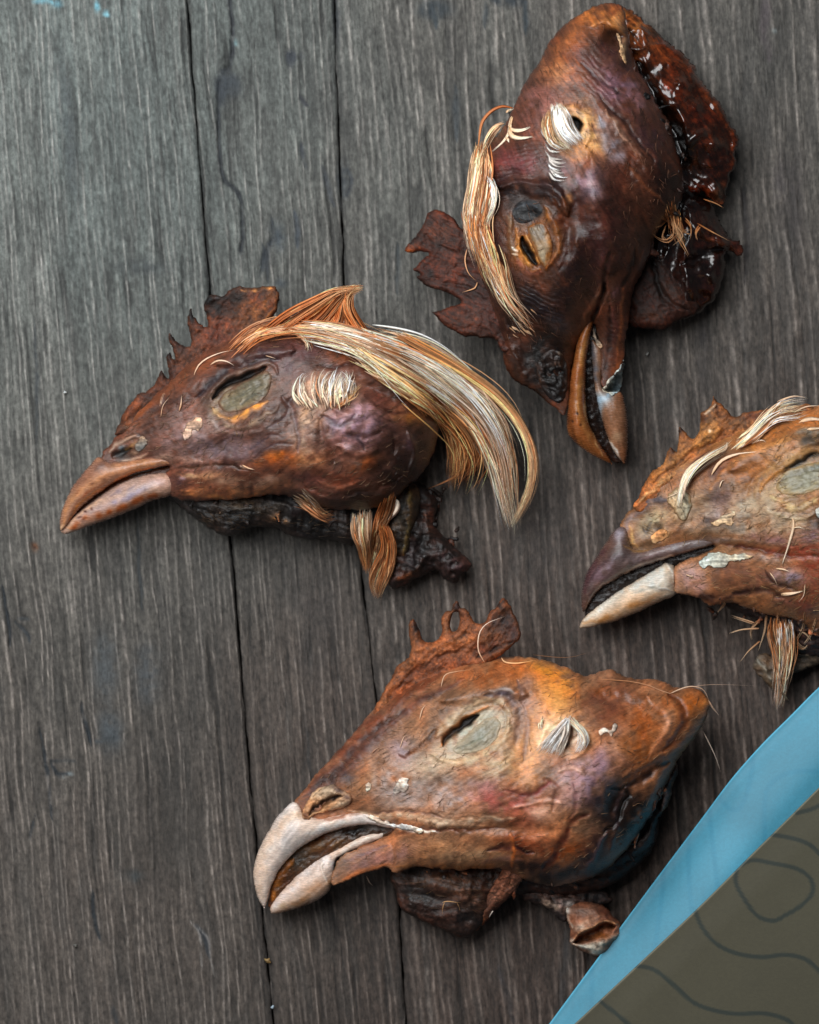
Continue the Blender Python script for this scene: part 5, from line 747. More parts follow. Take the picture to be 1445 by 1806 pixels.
    relief('comb', [(1118, 892), (1126, 880), (1132, 862), (1140, 848), (1148, 834), (1160, 824), (1171, 816), (1176, 802), (1183, 788, 1), (1190, 795), (1195, 797), (1196, 775), (1198, 752, 1), (1206, 758), (1213, 768), (1222, 774), (1231, 768), (1235, 750), (1237, 728), (1248, 722), (1256, 712), (1258, 696, 1), (1264, 706), (1274, 714), (1286, 726), (1298, 736), (1310, 730), (1330, 725), (1352, 722), (1375, 719), (1400, 716), (1430, 714), (1440, 740), (1380, 760), (1300, 800), (1230, 840), (1170, 880), (1130, 905)],
           'comb_leather', t, base='#84512c', zc=[(1130, 880, 98), (1380, 740, 140)], up=9, dn=9, h=1.8, seed=417, prof='edge', R=9, crumple=4, cw=30, fib=1.6, ang=-35, var=.13, edge=1.4,
           ops=[s([(1140, 870), (1200, 810), (1270, 760)], 12, 3, '#9a6230', .8), s([(1130, 890), (1190, 840), (1250, 800)], 5, 3, '#b08658', .6), s([(1150, 860), (1220, 800), (1280, 770)], 4, -3, '#6d3c1c', .6), g(1202, 760, 6, 12, 0, 0, '#35211a', .85), g(1184, 796, 6, 8, 0, 0, '#4a2a1c', .7), g(1258, 702, 5, 10, 0, 0, '#241915', .9), s([(1262, 715), (1272, 740)], 4, -3, '#4a2a18', .8), g(1240, 735, 6, 12, 0, 0, '#5f3319', .7), g(1340, 732, 50, 12, 0, 0, '#6b3a22', .8), g(1400, 728, 30, 10, 0, 0, '#5a2f1f', .7), g(1150, 845, 20, 8, -45, 0, '#a5612a', .7), g(1250, 760, 26, 16, -30, 2, '#a06a34', .6), g(1252, 758, 3, 3, 0, 1, '#e0c8a8', .7), s([(1240, 727), (1250, 722), (1262, 712)], 2.5, 2, '#c8b8a4', .6)])
    relief('eyelid', [(1368, 860), (1374, 842), (1388, 830), (1408, 822), (1430, 816), (1452, 814), (1464, 826), (1462, 846), (1448, 862), (1420, 872), (1392, 874), (1376, 870)], 'eyelid_membrane', t, base='#80765e', onsurf=-1.5, up=8, dn=4, edgecol=('#9c8058', 9), h=1.8, seed=418, R=14, fib=1.2, ang=-22, var=.08, floor=-60, edge=.8, ops=[g(1420, 842, 32, 16, -20, 2, '#8a836c', .8), g(1376, 862, 12, 12, 0, 0, '#9c8458', .7), s([(1380, 868), (1420, 862), (1455, 845)], 4, 0, '#9a8a60', .6), g(1440, 822, 16, 6, 0, 0, '#4a5250', .6)])
    flake([(1236, 1000), (1236, 988), (1246, 978), (1268, 976), (1290, 978), (1312, 976), (1330, 982), (1310, 988), (1292, 990), (1280, 998), (1256, 1000), (1240, 1004)], t, '#b8aa92', 421, up=6, on=3)
    flake([(1254, 922), (1268, 914), (1280, 906), (1294, 904), (1294, 918), (1290, 926), (1276, 924), (1262, 928)], t, '#c4a684', 422, up=4)
    flake([(1440, 900), (1450, 896), (1452, 910), (1442, 912)], t, '#c0a890', 423)
    relief('nostril', [(1180, 870), (1196, 860), (1210, 866), (1220, 880), (1218, 898), (1212, 912), (1204, 920), (1196, 912), (1186, 900), (1178, 886)], 'flaked_skin', t, edgecol=('#9c7c58', 5), base='#b89a76', onsurf=0, up=5, dn=4, h=1.6, seed=424, R=8, edge=2.5, crumple=5, cw=9, fib=2, ang=70, var=.2, floor=-60)
    flake([(1146, 946), (1156, 938), (1170, 934), (1180, 940), (1176, 950), (1160, 956), (1150, 956)], t, '#b08a64', 425, up=6)
    tuft('feather_tuft', [[(1198, 905), (1204, 860), (1212, 840), (1240, 815), (1275, 795), (1290, 780)], [(1212, 860), (1222, 836), (1250, 812), (1284, 792), (1300, 776)]], 26, t, w=2.8, root='#e8dccb', tip='#e0c8a8', lift=6, spread=1.8, seed=431, m=14, clumps=3, clump=.4, frizz=2, lenv=.3, z=(None, None))
    tuft('feather_tuft', [[(1292, 790), (1320, 765), (1345, 738), (1370, 715), (1392, 702)], [(1300, 792), (1340, 765), (1370, 742), (1400, 738), (1420, 732)], [(1296, 784), (1340, 750), (1362, 722), (1380, 706), (1420, 700)]], 60, t, w=4.0, root='#e8c8a0', tip='#e8d8c0', z=(150, 175), lift=6, spread=2, seed=432, m=14, clumps=8, clump=.5, frizz=3, lenv=.4, dark=.14)
    for i, (p, w) in enumerate([([(1256, 838), (1272, 815), (1300, 802), (1335, 797)], 4.5), ([(1262, 800), (1280, 792), (1282, 780)], 5), ([(1205, 862), (1215, 845), (1228, 836)], 3.5), ([(1320, 782), (1345, 777), (1352, 780)], 2.5), ([(1400, 728), (1424, 717), (1450, 716)], 3), ([(1370, 708), (1400, 698), (1425, 702)], 2), ([(1410, 745), (1430, 740), (1460, 742)], 4), ([(1425, 756), (1450, 754)], 4), ([(1398, 914), (1400, 930), (1392, 960), (1380, 995)], 4.2), ([(1368, 1003), (1382, 1005), (1396, 1009)], 2.4), ([(1358, 1010), (1366, 1020), (1371, 1032)], 2.2), ([(1378, 1048), (1400, 1046), (1416, 1042)], 4), ([(1420, 1030), (1418, 1050), (1408, 1062)], 3), ([(1210, 1012), (1218, 1016), (1226, 1015)], 2.4), ([(1270, 860), (1274, 848), (1280, 846)], 1.8), ([(1398, 930), (1410, 928), (1420, 932)], 1.6), ([(1380, 726), (1400, 736), (1420, 745)], 2.4), ([(1176, 878), (1190, 872), (1200, 868)], 2.2)]):
        hair(p, w, t, (150, 150) if p[0][1] < 760 else (None, None), '#d8bc98', '#ece0d0', 440 + i, n=3 if w > 3.5 else 1, spread=1.0, m=10)
    tuft('feather_tuft', [[(1360, 1088), (1356, 1110), (1368, 1150), (1374, 1200), (1372, 1242)], [(1380, 1090), (1382, 1120), (1384, 1160), (1380, 1200), (1374, 1246)], [(1398, 1094), (1398, 1120), (1396, 1150), (1388, 1190), (1376, 1240)]], 150, t, w=3.2, root='#a8764a', tip='#efe6d8', z=(110, 16), lift=4, spread=1.8, seed=461, m=16, clumps=7, clump=.6, frizz=4, lenv=.45, dark=.22)
    tuft('feather_tuft', [[(1372, 1100), (1374, 1130), (1380, 1170)], [(1390, 1100), (1392, 1130), (1390, 1160)]], 40, t, w=3.6, root='#eadccb', tip='#f4ece0', z=(110, 60), lift=8, spread=2, seed=462, m=10, clumps=4, frizz=3, lenv=.4, dark=.05)
    for i, p in enumerate([[(1352, 1085), (1350, 1110), (1338, 1148)], [(1340, 1130), (1322, 1146), (1306, 1166)], [(1340, 1108), (1310, 1110), (1287, 1117)], [(1330, 1100), (1305, 1092), (1288, 1086)], [(1400, 1120), (1410, 1140), (1424, 1144)], [(1420, 1080), (1416, 1110), (1396, 1140)], [(1440, 1090), (1430, 1120), (1418, 1136)], [(1410, 1110), (1425, 1120), (1432, 1130)], [(1405, 1140), (1416, 1146), (1424, 1138)], [(1378, 1220), (1386, 1230), (1390, 1236)], [(1280, 1062), (1270, 1075), (1266, 1080)], [(1338, 1095), (1325, 1112), (1326, 1128)]]):
        hair(p, 2.6, t, (90, 50), '#8a6444', '#d8c4a8', 470 + i, n=3, spread=2, m=10)
    shreds(t, [(1200, 1045), (1260, 1066), (1330, 1080), (1400, 1095), (1440, 1120)], 16, 3200, ['#5a3826', '#3a241a', '#7a4c34', '#462c20'], (10, 24), (50, 90), 80, 50, 7)
    down(t, [(1130, 900), (1200, 830), (1300, 770), (1445, 730), (1500, 740), (1500, 1080), (1400, 1080), (1300, 1050), (1210, 1040), (1200, 1000), (1260, 965), (1150, 960)], 620, -25, 62, '#c8a070')
head_three()
# ---------------------------------------------------------------- lowest head, pale open beak
def head_four():
    FIELDS.clear()
    t = thing('chicken_head', 'bald dried chicken head with pale open beak and orange crown, beside the blue pouch', 'chicken head', 850, 1400, 'dried chicken heads laid on the boards')
    relief('throat', [(690, 1538), (700, 1575), (706, 1602), (735, 1620), (780, 1640), (812, 1654), (835, 1646), (860, 1620), (890, 1590), (930, 1575), (1000, 1582), (1080, 1560), (1150, 1500), (1150, 1440), (1000, 1480), (850, 1500), (740, 1510)],
           'dark_tissue', t, base='#3a231a', zc=40, up=46, dn=38, h=2.6, seed=111, R=18, crumple=8, cw=40, fib=2.0, ang=5, var=.2,
           ops=[g(790, 1560, 60, 16, 5, 10, '#664028', .8), g(830, 1585, 30, 16, 10, 6, '#5c3a28', .7), g(760, 1610, 50, 14, 22, 0, '#3a1f15', .8), s([(703, 1600), (760, 1628), (812, 1650)], 4, 5, '#4a2618', .8), g(740, 1580, 30, 12, 20, -10, '#120c0a', .8), g(980, 1545, 70, 18, -5, 0, '#3a2a24', .7), wr(960, 1540, 90, 30, 5, 12, 3), s([(930, 1545), (970, 1540), (1000, 1545)], 3, 4, '#8a6048', .6)])
    relief('neck_flap', [(920, 1568), (950, 1566), (990, 1562), (1030, 1560), (1070, 1575), (1080, 1590), (1050, 1600), (1020, 1600), (1000, 1625), (985, 1620), (965, 1600), (940, 1592), (922, 1585)], 'dark_tissue', t, base='#4a3026', zc=34, up=22, dn=24, h=2.2, seed=112, R=10, crumple=6, cw=14, var=.25,
           ops=[g(972, 1592, 16, 7, 30, 5, '#b89a80', .7), g(955, 1600, 10, 5, 20, 3, '#a8805c', .7), g(1005, 1595, 14, 8, 30, 4, '#bcaea0', .6)])
    relief('neck_stump', [(998, 1598), (1020, 1590), (1045, 1590), (1068, 1600), (1082, 1616), (1094, 1630), (1096, 1644), (1084, 1664), (1070, 1680), (1054, 1687), (1030, 1678), (1012, 1668), (1005, 1660), (1006, 1640), (1000, 1620)], 'flaked_skin', t, base='#7a4c36', zc=42, up=34, dn=38, h=1.8, seed=113, R=10, crumple=5, cw=14, fib=1.4, ang=-30, var=.16,
           ops=[g(1032, 1628, 24, 9, -25, 6, '#a89888', .85), g(1030, 1606, 20, 8, -5, 3, '#8d7468', .7), g(1064, 1612, 18, 8, 35, 0, '#5f3424', .8), s([(1014, 1664), (1036, 1652), (1060, 1640), (1082, 1634)], 10, -26, '#4a250f', .95, 1, 1.8), g(1058, 1648, 16, 6, -20, 6, '#8a4f20', .7),
                s([(1010, 1665), (1025, 1640), (1055, 1628), (1086, 1630)], 3, 7, '#c08a60', .8), s([(1012, 1668), (1040, 1672), (1068, 1658), (1088, 1644)], 6, 5, '#b3a896', .9), g(1052, 1678, 18, 8, -20, 3, '#aeb0a6', .85), g(1010, 1664, 5, 6, 0, 4, '#e0c4b0', .8), g(1003, 1606, 8, 6, 40, 4, '#cfc4b8', .8), s([(1000, 1600), (1006, 1620), (1008, 1635)], 3, 3, '#d8c0a8', .7)])
    relief('skull_base', [(1120, 1460), (1150, 1400), (1175, 1370), (1192, 1345), (1196, 1362), (1186, 1390), (1178, 1420), (1160, 1450), (1150, 1490), (1110, 1520), (1070, 1530)], 'dark_tissue', t, base='#2f211e', zc=70, up=30, dn=50, h=2.4, seed=114, R=14, crumple=8, cw=24, var=.2, ang=-60, fib=2,
           ops=[s([(1192, 1348), (1178, 1390), (1165, 1430)], 5, 8, '#8a7068', .7), s([(1186, 1360), (1172, 1385)], 2.5, 3, '#cdbdb4', .7), s([(1170, 1400), (1150, 1440), (1120, 1490)], 6, -10, '#140e0d', .9), s([(1195, 1345), (1185, 1400), (1160, 1440)], 3, 3, '#7d5636', .6)])
    relief('mouth_lining', [(474, 1598), (480, 1545), (505, 1512), (540, 1485), (590, 1462), (650, 1450), (700, 1458), (705, 1470), (650, 1490), (600, 1510), (550, 1540), (500, 1580), (484, 1604)], 'keratin', t, base='#452a18', zc=[(470, 1600, 44), (700, 1465, 96)], up=8, dn=24, h=1.9, seed=115, R=8, fib=1, var=.2, crumple=1.2, cw=20, ang=-35,
           ops=[s([(476, 1590), (488, 1550), (520, 1515)], 7, 3, '#9a5a1c', .85), g(560, 1490, 34, 8, -28, 4, '#6b4a2c', .7), g(625, 1466, 30, 6, -12, -5, '#140d0a', .9), g(530, 1545, 30, 5, -42, -4, '#1a120d', .85), g(590, 1490, 12, 4, -20, 4, '#8a6a48', .6)])
    relief('lower_beak', [(478, 1611, 1), (477, 1598), (488, 1582), (505, 1562), (525, 1542), (552, 1521), (578, 1505), (610, 1487), (642, 1471), (676, 1460), (700, 1464), (690, 1476), (660, 1486), (625, 1500), (596, 1514), (590, 1530), (590, 1548), (582, 1568), (574, 1578), (560, 1588), (540, 1597), (508, 1607), (490, 1611)],
           'keratin', t, base='#d6b8a4', zc=[(480, 1606, 42), (640, 1490, 80)], up=[(480, 1606, 34), (640, 1490, 40)], dn=26, h=1.7, seed=116, R=9, fib=.5, ang=-35, var=.05, rough=.4, edge=.6,
           ops=[s([(484, 1604), (510, 1572), (545, 1538), (580, 1515)], 10, 0, '#d8c8c0', .8), g(520, 1592, 36, 7, -20, 0, '#b5835c', .8), g(560, 1570, 24, 12, -30, 0, '#c69470', .7), g(500, 1596, 12, 4, -30, 0, '#c0a684', .6), g(490, 1600, 8, 7, 0, 0, '#e0d6d0', .6), s([(483, 1609), (510, 1604), (545, 1592)], 3, 0, '#8a5a3a', .7),
                s([(582, 1507), (572, 1516), (566, 1530)], 3, 4, '#e8dcd6', .8), g(584, 1524, 12, 16, 20, 5, '#ddd2cc', .9, 1.5), s([(566, 1520), (570, 1545), (578, 1568)], 2.6, 3, '#e6d6c8', .7), g(580, 1562, 7, 10, 20, 2, '#d0905c', .8), s([(590, 1507), (630, 1490), (680, 1468)], 5, 2, '#e2d2c4', .8), s([(600, 1514), (640, 1497)], 2, -2, '#8b97a0', .5)])
    relief('head_skin', [(514, 1420), (532, 1398), (554, 1370), (589, 1331), (626, 1289), (660, 1250), (700, 1218), (750, 1192), (800, 1172), (850, 1162), (890, 1158), (930, 1159), (966, 1166), (1003, 1179), (1032, 1192), (1058, 1184), (1080, 1180), (1096, 1190), (1120, 1197), (1150, 1198), (1172, 1203), (1190, 1212), (1222, 1213), (1243, 1222), (1252, 1242), (1242, 1272), (1228, 1298), (1212, 1318), (1198, 1338), (1186, 1362), (1168, 1400), (1148, 1440), (1120, 1480), (1085, 1520), (1040, 1550), (980, 1562), (930, 1552), (895, 1535), (850, 1532), (810, 1534), (770, 1532), (730, 1528), (700, 1540), (688, 1534), (682, 1530), (650, 1538), (620, 1550), (590, 1562), (584, 1556), (590, 1530), (600, 1512), (640, 1492), (690, 1470), (690, 1456), (650, 1448), (600, 1452), (540, 1452), (515, 1440)],
           'dried_skin', t, base='#85583c', zc=[(520, 1430, 84), (820, 1340, 120)], up=[(500, 1440, 52), (860, 1330, 142)], dn=112, h=1.9, seed=117, R=26, pw=.62, ang=-30, fib=1.2, var=.11, crumple=2.5, cw=60,
           ops=[
            g(925, 1300, 26, 60, 5, -15), g(760, 1400, 80, 26, -10, -12), g(1110, 1390, 60, 26, -50, -18), g(900, 1460, 70, 14, 5, -13), g(1020, 1395, 44, 44, 0, 14), g(700, 1290, 60, 24, -40, -12), s([(780, 1235), (860, 1215), (930, 1225)], 16, 13), g(1090, 1240, 50, 20, 20, -13),
            g(620, 1320, 110, 30, -48, 0, '#6a3c2b', .9, 1.3), s([(540, 1400), (620, 1320), (700, 1240), (780, 1190)], 10, 3, '#7d4128', .7), s([(560, 1395), (640, 1310), (720, 1250)], 6, -3, '#40251f', .6), s([(600, 1370), (670, 1300), (740, 1240), (820, 1195)], 7, 3, '#5a3026', .6), g(720, 1215, 60, 16, -28, 0, '#6f3a22', .7),
            g(570, 1390, 40, 16, -40, 0, '#49302c', .8), g(618, 1370, 12, 12, 0, -3, '#4a4052', .8), g(640, 1380, 26, 20, -30, 0, '#94603a', .7), s([(600, 1430), (640, 1405), (700, 1400)], 6, 0, '#8a5230', .6),
            g(715, 1375, 60, 44, -10, 0, '#a39089', .8), g(700, 1400, 44, 22, 0, 0, '#a08c84', .7), g(768, 1345, 50, 26, -20, 2, '#ae9176', .8), g(800, 1400, 60, 30, -10, 0, '#9f918e', .75), g(710, 1320, 26, 24, -30, 0, '#8f7a7c', .7), s([(715, 1332), (740, 1318), (770, 1290), (795, 1268)], 7, -4, '#7d4421', .85), s([(735, 1315), (768, 1285)], 3, -3, '#45240f', .7), s([(700, 1330), (716, 1336), (722, 1322)], 3, -3, '#5f3428', .7),
            g(838, 1292, 74, 46, -36, -24, '#a29a84', .8, 1.4), s([(778, 1316), (786, 1300), (802, 1284), (822, 1270), (842, 1260)], 8.5, -16, '#1d130e', .97, 1, 1.8), s([(774, 1318), (784, 1294), (806, 1272), (836, 1254), (858, 1247)], 3.6, 9, '#b5652a', .9), s([(765, 1300), (800, 1262), (840, 1238), (880, 1236), (900, 1262)], 9, 5, '#a3896c', .85), s([(760, 1330), (790, 1345), (850, 1335), (890, 1300), (896, 1270)], 7, 6, '#a48a6c', .85),
            s([(830, 1246), (865, 1240), (888, 1258), (890, 1285)], 3, -4, '#8a7a68', .6), s([(850, 1222), (895, 1228), (915, 1260), (910, 1310)], 9, -5, '#5a4c54', .85), s([(860, 1214), (900, 1220), (925, 1250)], 5, 2, '#77706e', .6), wr(850, 1300, 80, 60, -38, 9, 1.3, .2), g(880, 1345, 50, 30, -40, 0, '#ab9878', .6), wr(830, 1370, 80, 40, -35, 8, 1.0),
            g(985, 1205, 52, 34, 40, 4, '#d58433', .95, 1.3), g(930, 1185, 52, 20, 10, 0, '#b5622a', .8), g(860, 1190, 50, 20, -5, 0, '#9a5024', .7), g(965, 1180, 30, 10, 20, 0, '#cf7f26', .6), g(975, 1240, 34, 26, 60, 2, '#d08a44', .75), g(935, 1270, 26, 60, 10, 0, '#a5714a', .7), g(930, 1340, 30, 40, 10, 2, '#c08350', .7), s([(915, 1200), (930, 1270), (922, 1340)], 6, -4, '#6c5555', .5), g(930, 1220, 14, 30, 10, 0, '#7d6866', .6),
            g(992, 1290, 50, 40, 10, -2, '#d0935c', .85, 1.4), g(993, 1296, 38, 28, 0, -6, '#ecd8c4', .95, 1.6), s([(1002, 1268), (1022, 1282), (1036, 1300), (1030, 1322), (1004, 1336)], 5, 8, '#d8955c', .85), s([(946, 1320), (962, 1286), (990, 1264)], 4, 5, '#e0b890', .8), s([(1008, 1276), (1004, 1300), (998, 1318)], 3.5, -10, '#4a2c1c', .85), g(1010, 1300, 10, 4, -40, -5, '#8a5c3c', .7),
            g(1070, 1240, 60, 40, 20, 0, '#6f3f2e', .85), g(1060, 1215, 40, 12, 25, 4, '#8a4c26', .7), g(1150, 1270, 60, 44, -20, 3, '#9a5022', .85), g(1120, 1330, 40, 40, 0, 2, '#a8561e', .7), g(1180, 1300, 24, 40, 20, 4, '#a3623a', .7), g(1222, 1240, 24, 22, 0, 5, '#a8581c', .9), g(1240, 1240, 8, 16, 10, 0, '#c47a34', .7), s([(1176, 1222), (1200, 1250), (1200, 1290), (1170, 1330)], 7, -8, '#6a3419', .7), s([(1140, 1225), (1175, 1260), (1172, 1300), (1140, 1340)], 6, 4, '#b8724c', .55), g(1100, 1290, 20, 14, 0, 2, '#94644c', .6), g(1175, 1275, 10, 26, 10, 2, '#b5866a', .5),
            s([(1098, 1372), (1140, 1345), (1185, 1330), (1205, 1315)], 6, 6, '#8a5a3c', .6), s([(1100, 1390), (1140, 1368), (1180, 1345)], 7, -9, '#3a241d', .8),
            g(1030, 1380, 50, 46, 10, 4, '#96747b', .8, 1.3), g(1060, 1350, 16, 30, 10, 4, '#8f6f80', .8), g(1000, 1400, 30, 26, 0, 4, '#a87c70', .7), s([(985, 1360), (1010, 1350), (1030, 1365)], 4, 6, '#b8907c', .6), s([(960, 1370), (985, 1390), (975, 1430)], 5, -6, '#7a4c40', .6), s([(1010, 1380), (1020, 1420), (1000, 1450)], 4, -4, '#7d5350', .6), g(1095, 1345, 24, 20, 0, 3, '#8d6250', .7), g(1078, 1320, 20, 16, 0, 2, '#a07868', .6),
            g(890, 1412, 60, 22, 8, 2, '#9a4c42', .85), g(930, 1440, 40, 24, 20, 3, '#a85c44', .7), g(860, 1385, 30, 16, -10, 0, '#8f5f5a', .6), g(985, 1460, 46, 28, -20, 8, '#b8744a', .85), g(955, 1435, 26, 16, 0, 5, '#c79a80', .6), g(930, 1490, 60, 16, 5, 0, '#8a3d1e', .8), g(1010, 1500, 50, 20, -20, 2, '#a04c1c', .7), s([(890, 1395), (940, 1400), (975, 1375)], 5, -6, '#7a3c38', .7), s([(900, 1425), (950, 1415), (990, 1420)], 4, 5, '#cf9c84', .5),
            s([(1040, 1440), (1010, 1450), (985, 1500), (960, 1530)], 7, -6, '#5a2418', .7), g(1075, 1420, 32, 34, 10, -10, '#3a2530', .9, 1.5), g(1075, 1395, 16, 22, 30, 10, '#59505f', .8), g(1062, 1428, 12, 12, 0, 6, '#6a6f82', .7), g(1110, 1440, 50, 44, -30, -3, '#2e1c14', .9, 1.6), s([(1210, 1330), (1180, 1390), (1140, 1460)], 9, 0, '#5a3420', .8), s([(1080, 1390), (1110, 1400), (1090, 1440), (1060, 1470)], 4, -9, '#15100f', .8), s([(1110, 1380), (1090, 1430), (1080, 1500)], 5, 6, '#453339', .6), g(1050, 1500, 26, 40, 30, 3, '#3d2828', .85), s([(1068, 1470), (1052, 1510), (1022, 1545)], 6, 6, '#594a52', .7), g(1000, 1545, 80, 16, -5, 0, '#2b1c17', .95, 1.5), g(930, 1525, 50, 16, 5, 0, '#38201a', .85),
            s([(620, 1432), (680, 1438), (740, 1446), (800, 1450), (860, 1446), (910, 1440)], 7, 3, '#c9a98c', .75), s([(700, 1470), (780, 1462), (850, 1462), (900, 1458)], 3, -6, '#6d3a24', .85), s([(690, 1460), (740, 1468), (770, 1466)], 2.6, 3, '#efe2d6', .8), s([(650, 1430), (720, 1432), (780, 1440)], 2.4, -3, '#6d4a3c', .6), g(600, 1440, 30, 8, 0, 0, '#b58a76', .6), wr(770, 1440, 110, 20, 4, 8, 1.1),
            g(790, 1500, 90, 26, 0, 5, '#a8744e', .85), g(840, 1508, 50, 14, 3, 4, '#b48a66', .7), g(700, 1505, 30, 18, -20, 0, '#8f6152', .8), g(650, 1520, 36, 14, -15, 0, '#8a5f58', .7), s([(600, 1548), (650, 1530), (690, 1522)], 5, 3, '#b4663a', .8), s([(700, 1530), (760, 1528), (820, 1530), (870, 1526)], 5, 4, '#a3602c', .7), s([(860, 1500), (900, 1494), (940, 1502)], 4.5, -7, '#4b2320', .85), s([(850, 1520), (890, 1512), (925, 1515)], 4, 3, '#9c6a5c', .6), s([(605, 1515), (650, 1500), (690, 1485)], 4, 0, '#6d4a4c', .6), s([(692, 1480), (700, 1510), (694, 1530)], 3, -3, '#8a5535', .6), s([(900, 1470), (905, 1500), (908, 1530)], 4, 4, '#b8622c', .8),
            g(556, 1415, 18, 24, 40, 0, '#6a4a44', .6)])
    relief('upper_beak', [(467, 1604, 1), (458, 1590), (451, 1570), (447, 1548), (449, 1525), (456, 1500), (469, 1474), (486, 1445), (502, 1427), (516, 1415), (528, 1420), (538, 1436), (565, 1443), (590, 1438), (614, 1434), (643, 1432), (662, 1440), (685, 1450), (715, 1458), (746, 1462, 1), (735, 1470), (710, 1466), (680, 1459), (650, 1454), (620, 1457), (590, 1465), (562, 1476), (535, 1492), (510, 1513), (492, 1536), (480, 1560), (473, 1584)],
           'keratin', t, base='#e0cabb', zc=[(465, 1600, 50), (700, 1450, 118)], up=[(465, 1600, 38), (640, 1440, 42)], dn=24, h=1.7, seed=118, R=9, fib=.5, ang=-50, var=.05, rough=.4, edge=.6,
           ops=[s([(460, 1585), (455, 1540), (475, 1480), (510, 1440)], 14, 0, '#dfc0a8', .8), s([(475, 1560), (500, 1515), (540, 1480), (600, 1450), (650, 1442)], 9, 0, '#d9d2cc', .8), s([(472, 1590), (482, 1552), (505, 1516), (535, 1490)], 3.4, 1, '#efe6de', .8), s([(472, 1598), (478, 1568)], 4, 0, '#a06a3c', .7), g(520, 1440, 20, 10, -20, 0, '#dab89a', .7), g(590, 1442, 30, 4, -6, 0, '#a36b54', .7), s([(640, 1436), (648, 1444), (664, 1452)], 2, -3, '#9c8c84', .7), s([(575, 1447), (612, 1436), (645, 1434)], 2, 0, '#8f5f48', .6), g(457, 1530, 6, 24, 8, 0, '#e8c8b0', .5), g(480, 1495, 5, 12, 40, 0, '#e8e2dc', .6)])
    relief('nostril', [(533, 1440), (538, 1420), (550, 1400), (568, 1388), (586, 1384), (604, 1392), (618, 1402), (622, 1412), (606, 1424), (585, 1430), (560, 1436), (545, 1444)], 'flaked_skin', t, base='#b08c6c', onsurf=3, up=10, dn=6, h=1.6, seed=119, R=10, edge=1.6, crumple=4, cw=12, fib=1, ang=-35, var=.14, floor=-60,
           ops=[s([(545, 1436), (560, 1422), (578, 1410), (604, 1400)], 4.5, -12, '#1f120c', .97, 1, 1.6), s([(560, 1424), (585, 1408)], 3, -3, '#6b3d1a', .6), s([(552, 1408), (575, 1394), (592, 1392)], 5, 3, '#d8bc9c', .7), s([(580, 1424), (600, 1414), (614, 1408)], 4, 2, '#d2b294', .7), g(596, 1388, 14, 6, 20, 4, '#4a342c', .8), g(612, 1404, 8, 6, 40, 4, '#3d2824', .8), g(538, 1436, 6, 8, 0, 0, '#6b4430', .7)])
    relief('comb', [(640, 1285), (655, 1262), (665, 1240), (680, 1212), (694, 1190), (700, 1176), (712, 1166), (722, 1156), (726, 1136), (720, 1116), (722, 1098), (730, 1093), (738, 1108), (744, 1126), (756, 1133), (770, 1130), (779, 1116), (778, 1092), (786, 1078), (796, 1078), (800, 1068, 1), (806, 1060), (812, 1073), (822, 1075), (832, 1090), (842, 1098), (854, 1098), (864, 1082), (876, 1070), (888, 1055), (898, 1066), (908, 1084), (918, 1108), (916, 1128), (900, 1142), (886, 1156), (860, 1170), (810, 1190), (750, 1215), (700, 1250), (660, 1290)],
           'comb_leather', t, base='#7d4527', zc=[(660, 1270, 110), (880, 1080, 150)], up=10, dn=10, h=1.8, seed=120, prof='edge', R=9, crumple=5, cw=30, fib=1.4, ang=-45, var=.13, edge=1.5, holes=[[(799, 1082), (808, 1080), (811, 1095), (807, 1110), (800, 1114), (794, 1104)]],
           ops=[s([(660, 1270), (700, 1200), (750, 1160), (830, 1130)], 14, 4, '#8f512c', .8), g(760, 1180, 60, 16, -25, 0, '#7a4024', .7), g(886, 1095, 24, 22, 0, -3, '#3c2a26', .85), g(900, 1120, 18, 16, 0, 2, '#4a302a', .8), g(886, 1066, 10, 12, 0, 2, '#231917', .85), s([(905, 1080), (917, 1110), (912, 1130)], 4, 2, '#6b3c26', .7), g(730, 1102, 7, 10, 0, 0, '#2a1d1b', .9), g(806, 1070, 8, 10, 0, 0, '#3a2520', .8), g(860, 1140, 26, 14, -20, -4, '#6a3420', .7), s([(845, 1160), (880, 1140), (905, 1130)], 5, -5, '#2c1a14', .7), g(790, 1105, 8, 20, 10, 2, '#8a5836', .7), g(826, 1100, 10, 20, 0, 2, '#8a5230', .7), s([(735, 1145), (790, 1135), (850, 1120)], 5, 3, '#95572f', .6), s([(700, 1215), (760, 1165), (820, 1150)], 4, -3, '#63341f', .6)])
    relief('wattle', [(893, 1526), (912, 1534), (924, 1544), (914, 1566), (898, 1584), (876, 1604), (858, 1626), (838, 1643), (827, 1646), (824, 1630), (834, 1606), (852, 1588), (866, 1566), (880, 1545)], 'comb_leather', t, base='#7a4630', zc=[(905, 1535, 112), (835, 1635, 34)], up=12, dn=10, h=1.8, seed=121, prof='edge', R=10, crumple=4, cw=20, fib=1.4, ang=-48, var=.14, ops=[g(836, 1622, 12, 14, 30, 0, '#8a4a20', .8), s([(905, 1540), (870, 1590), (835, 1620)], 5, 4, '#8f5a44', .7), g(870, 1605, 16, 14, -40, 0, '#4a2416', .7)])
